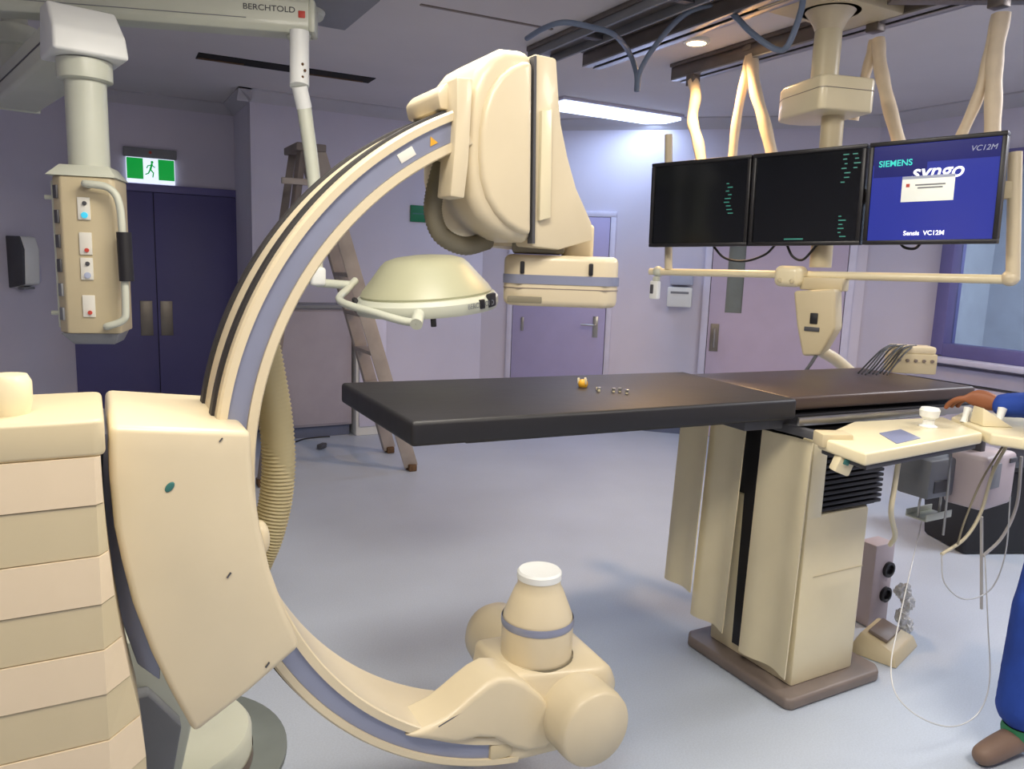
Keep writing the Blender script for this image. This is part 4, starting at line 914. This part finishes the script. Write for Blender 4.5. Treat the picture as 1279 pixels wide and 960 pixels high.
for i in (1, 3, 5):
    u = i/7; pa, pb = Vector((*GA, .03)).lerp(Vector((tx-.06, 5.36, tz)), u), Vector((*GB, .03)).lerp(Vector((tx-.06, 5.62, tz)), u)
    B().box((pa+pb)/2, (.03, (pb-pa).length-.02, .04), .004).out('rear_brace', 'ladder_dark', ld)
B().box((tx-.01, 5.49, tz+.01), (.2, .38, .05), .008).out('top_cap', 'ladder_dark', ld)
q = P(352, 222, Y=5.2); B().box((tx-.09, 5.3, tz-.22), (.24, .03, .04), .004).out('spreader', 'ladder_metal', ld)

# ================================================================== FLOOR CLUTTER
cable([P(368, 552, Z=.006), P(380, 548, Z=.006), P(395, 546, Z=.006), P(412, 545, Z=.006)], .006, 'thin dark cable lying on the floor below the mauve cabinet', 'cable_black', 'floor_cable')
q = P(402, 560, Z=0); pl_ = thing('floor_plug', 'small dark plug lying on the floor near the cabinet', 'plug', q)
B(Matrix.Translation(q) @ Matrix.Rotation(.8, 4, 'Z')).box((0, 0, .022), (.09, .045, .04), .008).out('plug_body', 'dark_grey', pl_)
for s__ in (-1, 1): B(Matrix.Translation(q) @ Matrix.Rotation(.8, 4, 'Z')).box((.055, s__*.01, .022), (.022, .004, .008)).out('pin', 'steel', pl_)
q = P(1235, 690, Z=0)
bn_ = thing('waste_bin', 'black waste bin on the floor behind the pink box', 'bin', (q.x+.15, q.y+.1, 0))
Mn = Matrix.Translation((q.x+.15, q.y+.1, 0)) @ Matrix.Rotation(-.4, 4, 'Z')
B(Mn).hull([(-.28, -.18, 0), (.28, -.18, 0), (-.28, .18, 0), (.28, .18, 0), (-.32, -.21, .5), (.32, -.21, .5), (-.32, .21, .5), (.32, .21, .5)], .02, 3).out('bin_body', 'black', bn_)
B(Mn).box((0, 0, .51), (.68, .46, .03), .01).out('bin_lid', 'black', bn_)

# ================================================================== PERSON
pr = thing('person', 'person in blue scrubs at the right edge with one hand on the controls', 'person', (2.76, 1.12, 0))
def skin_mesh(name, verts, edges, radii, m, parent, root=0, sub=2):
    me = bpy.data.meshes.new(name); me.from_pydata([Vector(v) for v in verts], edges, [])
    o = bpy.data.objects.new(name, me); COL.objects.link(o)
    md = o.modifiers.new('s', 'SKIN'); md.use_smooth_shade = True
    for i, r in enumerate(radii):
        sv_ = me.skin_vertices[0].data[i]; sv_.radius = (r, r) if not isinstance(r, tuple) else r; sv_.use_root = (i == root)
    o.modifiers.new('u', 'SUBSURF').levels = sub
    bpy.context.view_layer.update(); dg_ = bpy.context.evaluated_depsgraph_get()
    nm = bpy.data.meshes.new_from_object(o.evaluated_get(dg_)); bpy.data.objects.remove(o)
    bb = B(); t = bmesh.new(); t.from_mesh(nm); bpy.data.meshes.remove(nm); bmesh.ops.recalc_face_normals(t, faces=t.faces)
    bb.merge(t); return bb.out(name, m, parent, 180)
fd = Vector((-.93, .37, 0)); rt = Vector((fd.y, -fd.x, 0))   # facing, right-hand side
pe = Vector((2.83, 1.13, .96))
hipR, hipL = pe+rt*.09+Vector((0, 0, -.04)), pe-rt*.09+Vector((0, 0, -.04))
ankR, ankL = Vector((2.63, 1.215, .09)), Vector((2.84, .93, .09))
kneR, kneL = Vector((2.66, 1.215, .5)), Vector((2.80, .98, .5))
wst, chs, nck = pe+Vector((0, 0, .14)), pe+Vector((0, 0, .36))+fd*.02, pe+Vector((0, 0, .53))+fd*.03
shR, shL = nck+rt*.19+Vector((0, 0, -.06)), nck-rt*.19+Vector((0, 0, -.06))
wrist = P(1246, 506, Z=1.105); hand_t = P(1196, 500, Z=1.10)
elR = Vector((wrist.x+.14, wrist.y-.17, 1.13)); elL = shL+Vector((.02, -.03, -.29)); wrL = elL+fd*.12+Vector((0, 0, -.22))
V = [pe, wst, chs, nck, nck+Vector((0, 0, .13))+fd*.02, hipR, kneR, ankR, hipL, kneL, ankL, shR, elR, wrist, shL, elL, wrL, chs+Vector((0, 0, .1))]
E_ = [(0, 1), (1, 2), (2, 17), (17, 3), (3, 4), (0, 5), (5, 6), (6, 7), (0, 8), (8, 9), (9, 10), (17, 11), (11, 12), (12, 13), (17, 14), (14, 15), (15, 16)]
Rr = [.11, .10, .10, .056, .055, .085, .055, .038, .085, .055, .038, .055, .038, .026, .055, .038, .026, .08]
skin_mesh('body', V, E_, Rr, 'skin', pr)
# scrubs
def cloth_mesh(name, tapers, m, parent, vox=.012):
    t = bmesh.new()
    for a, ra, b_, rb, sq in tapers:                      # sq: flatten along the facing direction
        n_ = max(2, int((b_-a).length/.03))
        for k in range(n_+1):
            u = k/n_; c = a.lerp(b_, u); rr = ra+(rb-ra)*u; q = bmesh.new()
            bmesh.ops.create_icosphere(q, subdivisions=2, radius=rr)
            for v in q.verts:
                f_ = v.co.dot(fd); v.co = v.co-fd*f_*(1-sq)+c
            me = bpy.data.meshes.new('q'); q.to_mesh(me); q.free(); t.from_mesh(me); bpy.data.meshes.remove(me)
    me = bpy.data.meshes.new(name); t.to_mesh(me); t.free(); o = bpy.data.objects.new(name, me); COL.objects.link(o)
    rm_ = o.modifiers.new('r', 'REMESH'); rm_.mode = 'VOXEL'; rm_.voxel_size = vox
    sm_ = o.modifiers.new('s', 'SMOOTH'); sm_.iterations = 6
    bpy.context.view_layer.update(); nm = bpy.data.meshes.new_from_object(o.evaluated_get(bpy.context.evaluated_depsgraph_get())); bpy.data.objects.remove(o)
    bb = B(); t = bmesh.new(); t.from_mesh(nm); bpy.data.meshes.remove(nm); bb.merge(t); return bb.out(name, m, parent, 180)
dz = Vector((0, 0, 1))
cloth_mesh('scrub_top', [(pe-dz*.1, .14, chs, .145, .95), (chs, .145, chs+dz*.1, .12, .95), (pe-rt*.06-dz*.12, .135, chs-rt*.08, .13, .8), (pe+rt*.06-dz*.12, .135, chs+rt*.08, .13, .8), (chs-rt*.08, .125, shL-dz*.02, .075, .9), (chs+rt*.08, .125, shR-dz*.02, .075, .9),
    (chs, .13, nck-dz*.07, .07, .85), (shR-dz*.01, .076, shR.lerp(elR, .55), .066, 1), (shR.lerp(elR, .55), .066, elR, .058, 1), (elR, .058, elR.lerp(wrist, .9), .046, 1), (shL-dz*.01, .076, shL.lerp(elL, .8), .064, 1)], 'scrubs', pr)
cloth_mesh('scrub_trousers', [(hipL+dz*.1, .12, hipR+dz*.1, .12, .85), (hipR+dz*.08, .125, kneR, .09, .95), (kneR, .09, ankR+dz*.075, .084, 1), (hipL+dz*.08, .125, kneL, .09, .95), (kneL, .09, ankL+dz*.075, .084, 1)], 'scrubs', pr)
# shoes
for an, tip in ((ankR, P(1196, 952, Z=.04)), (ankL, ankL+fd*.17)):
    d = (tip-an); d.z = 0; d.normalize(); M_ = Matrix.Translation((an.x, an.y, 0)) @ Matrix.Rotation(math.atan2(d.y, d.x), 4, 'Z')
    sh_ = skin_mesh('shoe', [M_ @ Vector(v) for v in ((-.06, 0, .05), (0, 0, .055), (.08, 0, .048), (.16, 0, .036), (.21, .0, .032))], [(0, 1), (1, 2), (2, 3), (3, 4)], [.042, .044, .043, .04, .03], 'shoe', pr)
    bb = B(M_); bb.lathe([(.052, .06), (.056, .085), (.052, .1)], 20, cap=False); bb.out('shoe_collar', 'shoe_green', sh_)
# right hand: palm + five fingers, curled over the controls
hd_ = (hand_t-wrist); hd_.z = 0; hl = hd_.length; hd_.normalize(); sd_ = Vector((-hd_.y, hd_.x, 0)); up_ = Vector((0, 0, 1))
def hp_(f_, s_, z_): return wrist+hd_*f_+sd_*s_+up_*z_
pv = [hp_(-.02, 0, 0), hp_(.03, 0, .012), hp_(.065, 0, .016), hp_(.088, 0, .012)]
pe_ = [(0, 1), (1, 2), (2, 3)]; prd = [(.024, .028), (.02, .036), (.018, .042), (.015, .04)]
for s_, L1 in ((-.033, .062), (-.011, .076), (.011, .082), (.033, .074)):
    i0 = len(pv); pv += [hp_(.095, s_, .012), hp_(.095+L1*.42, s_*1.08, .004), hp_(.095+L1*.75, s_*1.08, -.018), hp_(.095+L1*.85, s_*1.08, -.038)]
    pe_ += [(3, i0), (i0, i0+1), (i0+1, i0+2), (i0+2, i0+3)]; prd += [.0105, .0098, .009, .0075]
i0 = len(pv); pv += [hp_(.03, -.038, .0), hp_(.06, -.058, -.012), hp_(.085, -.06, -.026)]
pe_ += [(1, i0), (i0, i0+1), (i0+1, i0+2)]; prd += [.014, .0115, .009]
skin_mesh('hand', pv, pe_, prd, 'skin', pr)
# left hand, relaxed at the side
lv = [wrL, wrL+Vector((-.01, .0, -.05)), wrL+Vector((-.015, .0, -.085))]; le = [(0, 1), (1, 2)]; lr = [.026, (.02, .034), (.016, .036)]
for s_ in (-.027, -.009, .009, .027):
    i0 = len(lv); b0_ = lv[2]+fd*s_; lv += [b0_+Vector((0, 0, -.02)), b0_+rt*.012+Vector((0, 0, -.05)), b0_+rt*.026+Vector((0, 0, -.075+abs(s_)*.4))]
    le += [(2, i0), (i0, i0+1), (i0+1, i0+2)]; lr += [.0095, .009, .0075]
i0 = len(lv); lv += [lv[1]+fd*.036+Vector((0, 0, 0)), lv[1]+fd*.05+Vector((0, 0, -.035))]; le += [(1, i0), (i0, i0+1)]; lr += [.012, .009]
skin_mesh('hand', lv, le, lr, 'skin', pr)
# head
hc = nck+Vector((0, 0, .2))+fd*.03; HMx = Matrix.Translation(hc) @ Matrix(((fd.x, -rt.x, 0, 0), (fd.y, -rt.y, 0, 0), (0, 0, 1, 0), (0, 0, 0, 1)))
t = bmesh.new(); bmesh.ops.create_uvsphere(t, u_segments=28, v_segments=20, radius=1)
for v in t.verts:
    x_, y_, z_ = v.co; k = 1-.22*max(0, -z_); v.co = Vector((x_*.098*(1+.06*max(0, -z_)*max(0, x_)), y_*.076*k, z_*.122))
bb = B(HMx); bb.merge(t); he = bb.out('head', 'skin', pr, 180)
B(HMx).hull([(.092, -.006, .015), (.092, .006, .015), (.118, 0, -.024), (.09, -.017, -.032), (.09, .017, -.032), (.1, 0, -.036)], .003).out('nose', 'skin', he, 180)
for s__ in (-1, 1):
    B(HMx).sphere((.082, s__*.032, .008), .013, (.7, 1, .8), 12).out('eye', 'eye_white', he); B(HMx).sphere((.0895, s__*.032, .008), .006, (.5, 1, 1), 10).out('pupil', 'black', he)
    B(HMx).sphere((-.005, s__*.078, -.005), .03, (.6, .25, 1), 12).out('ear', 'skin', he)
B(HMx).sphere((.086, 0, -.062), .022, (.35, 1, .25), 12).out('mouth', 'red', he)
t = bmesh.new(); bmesh.ops.create_uvsphere(t, u_segments=28, v_segments=20, radius=1)
bmesh.ops.delete(t, geom=[v for v in t.verts if v.co.z < .25+.5*v.co.x], context='VERTS')
for v in t.verts: v.co = Vector((v.co.x*.106-.004, v.co.y*.084, v.co.z*.13))
bb = B(HMx); bb.merge(t); bb.out('hair', 'hair', he, 180)
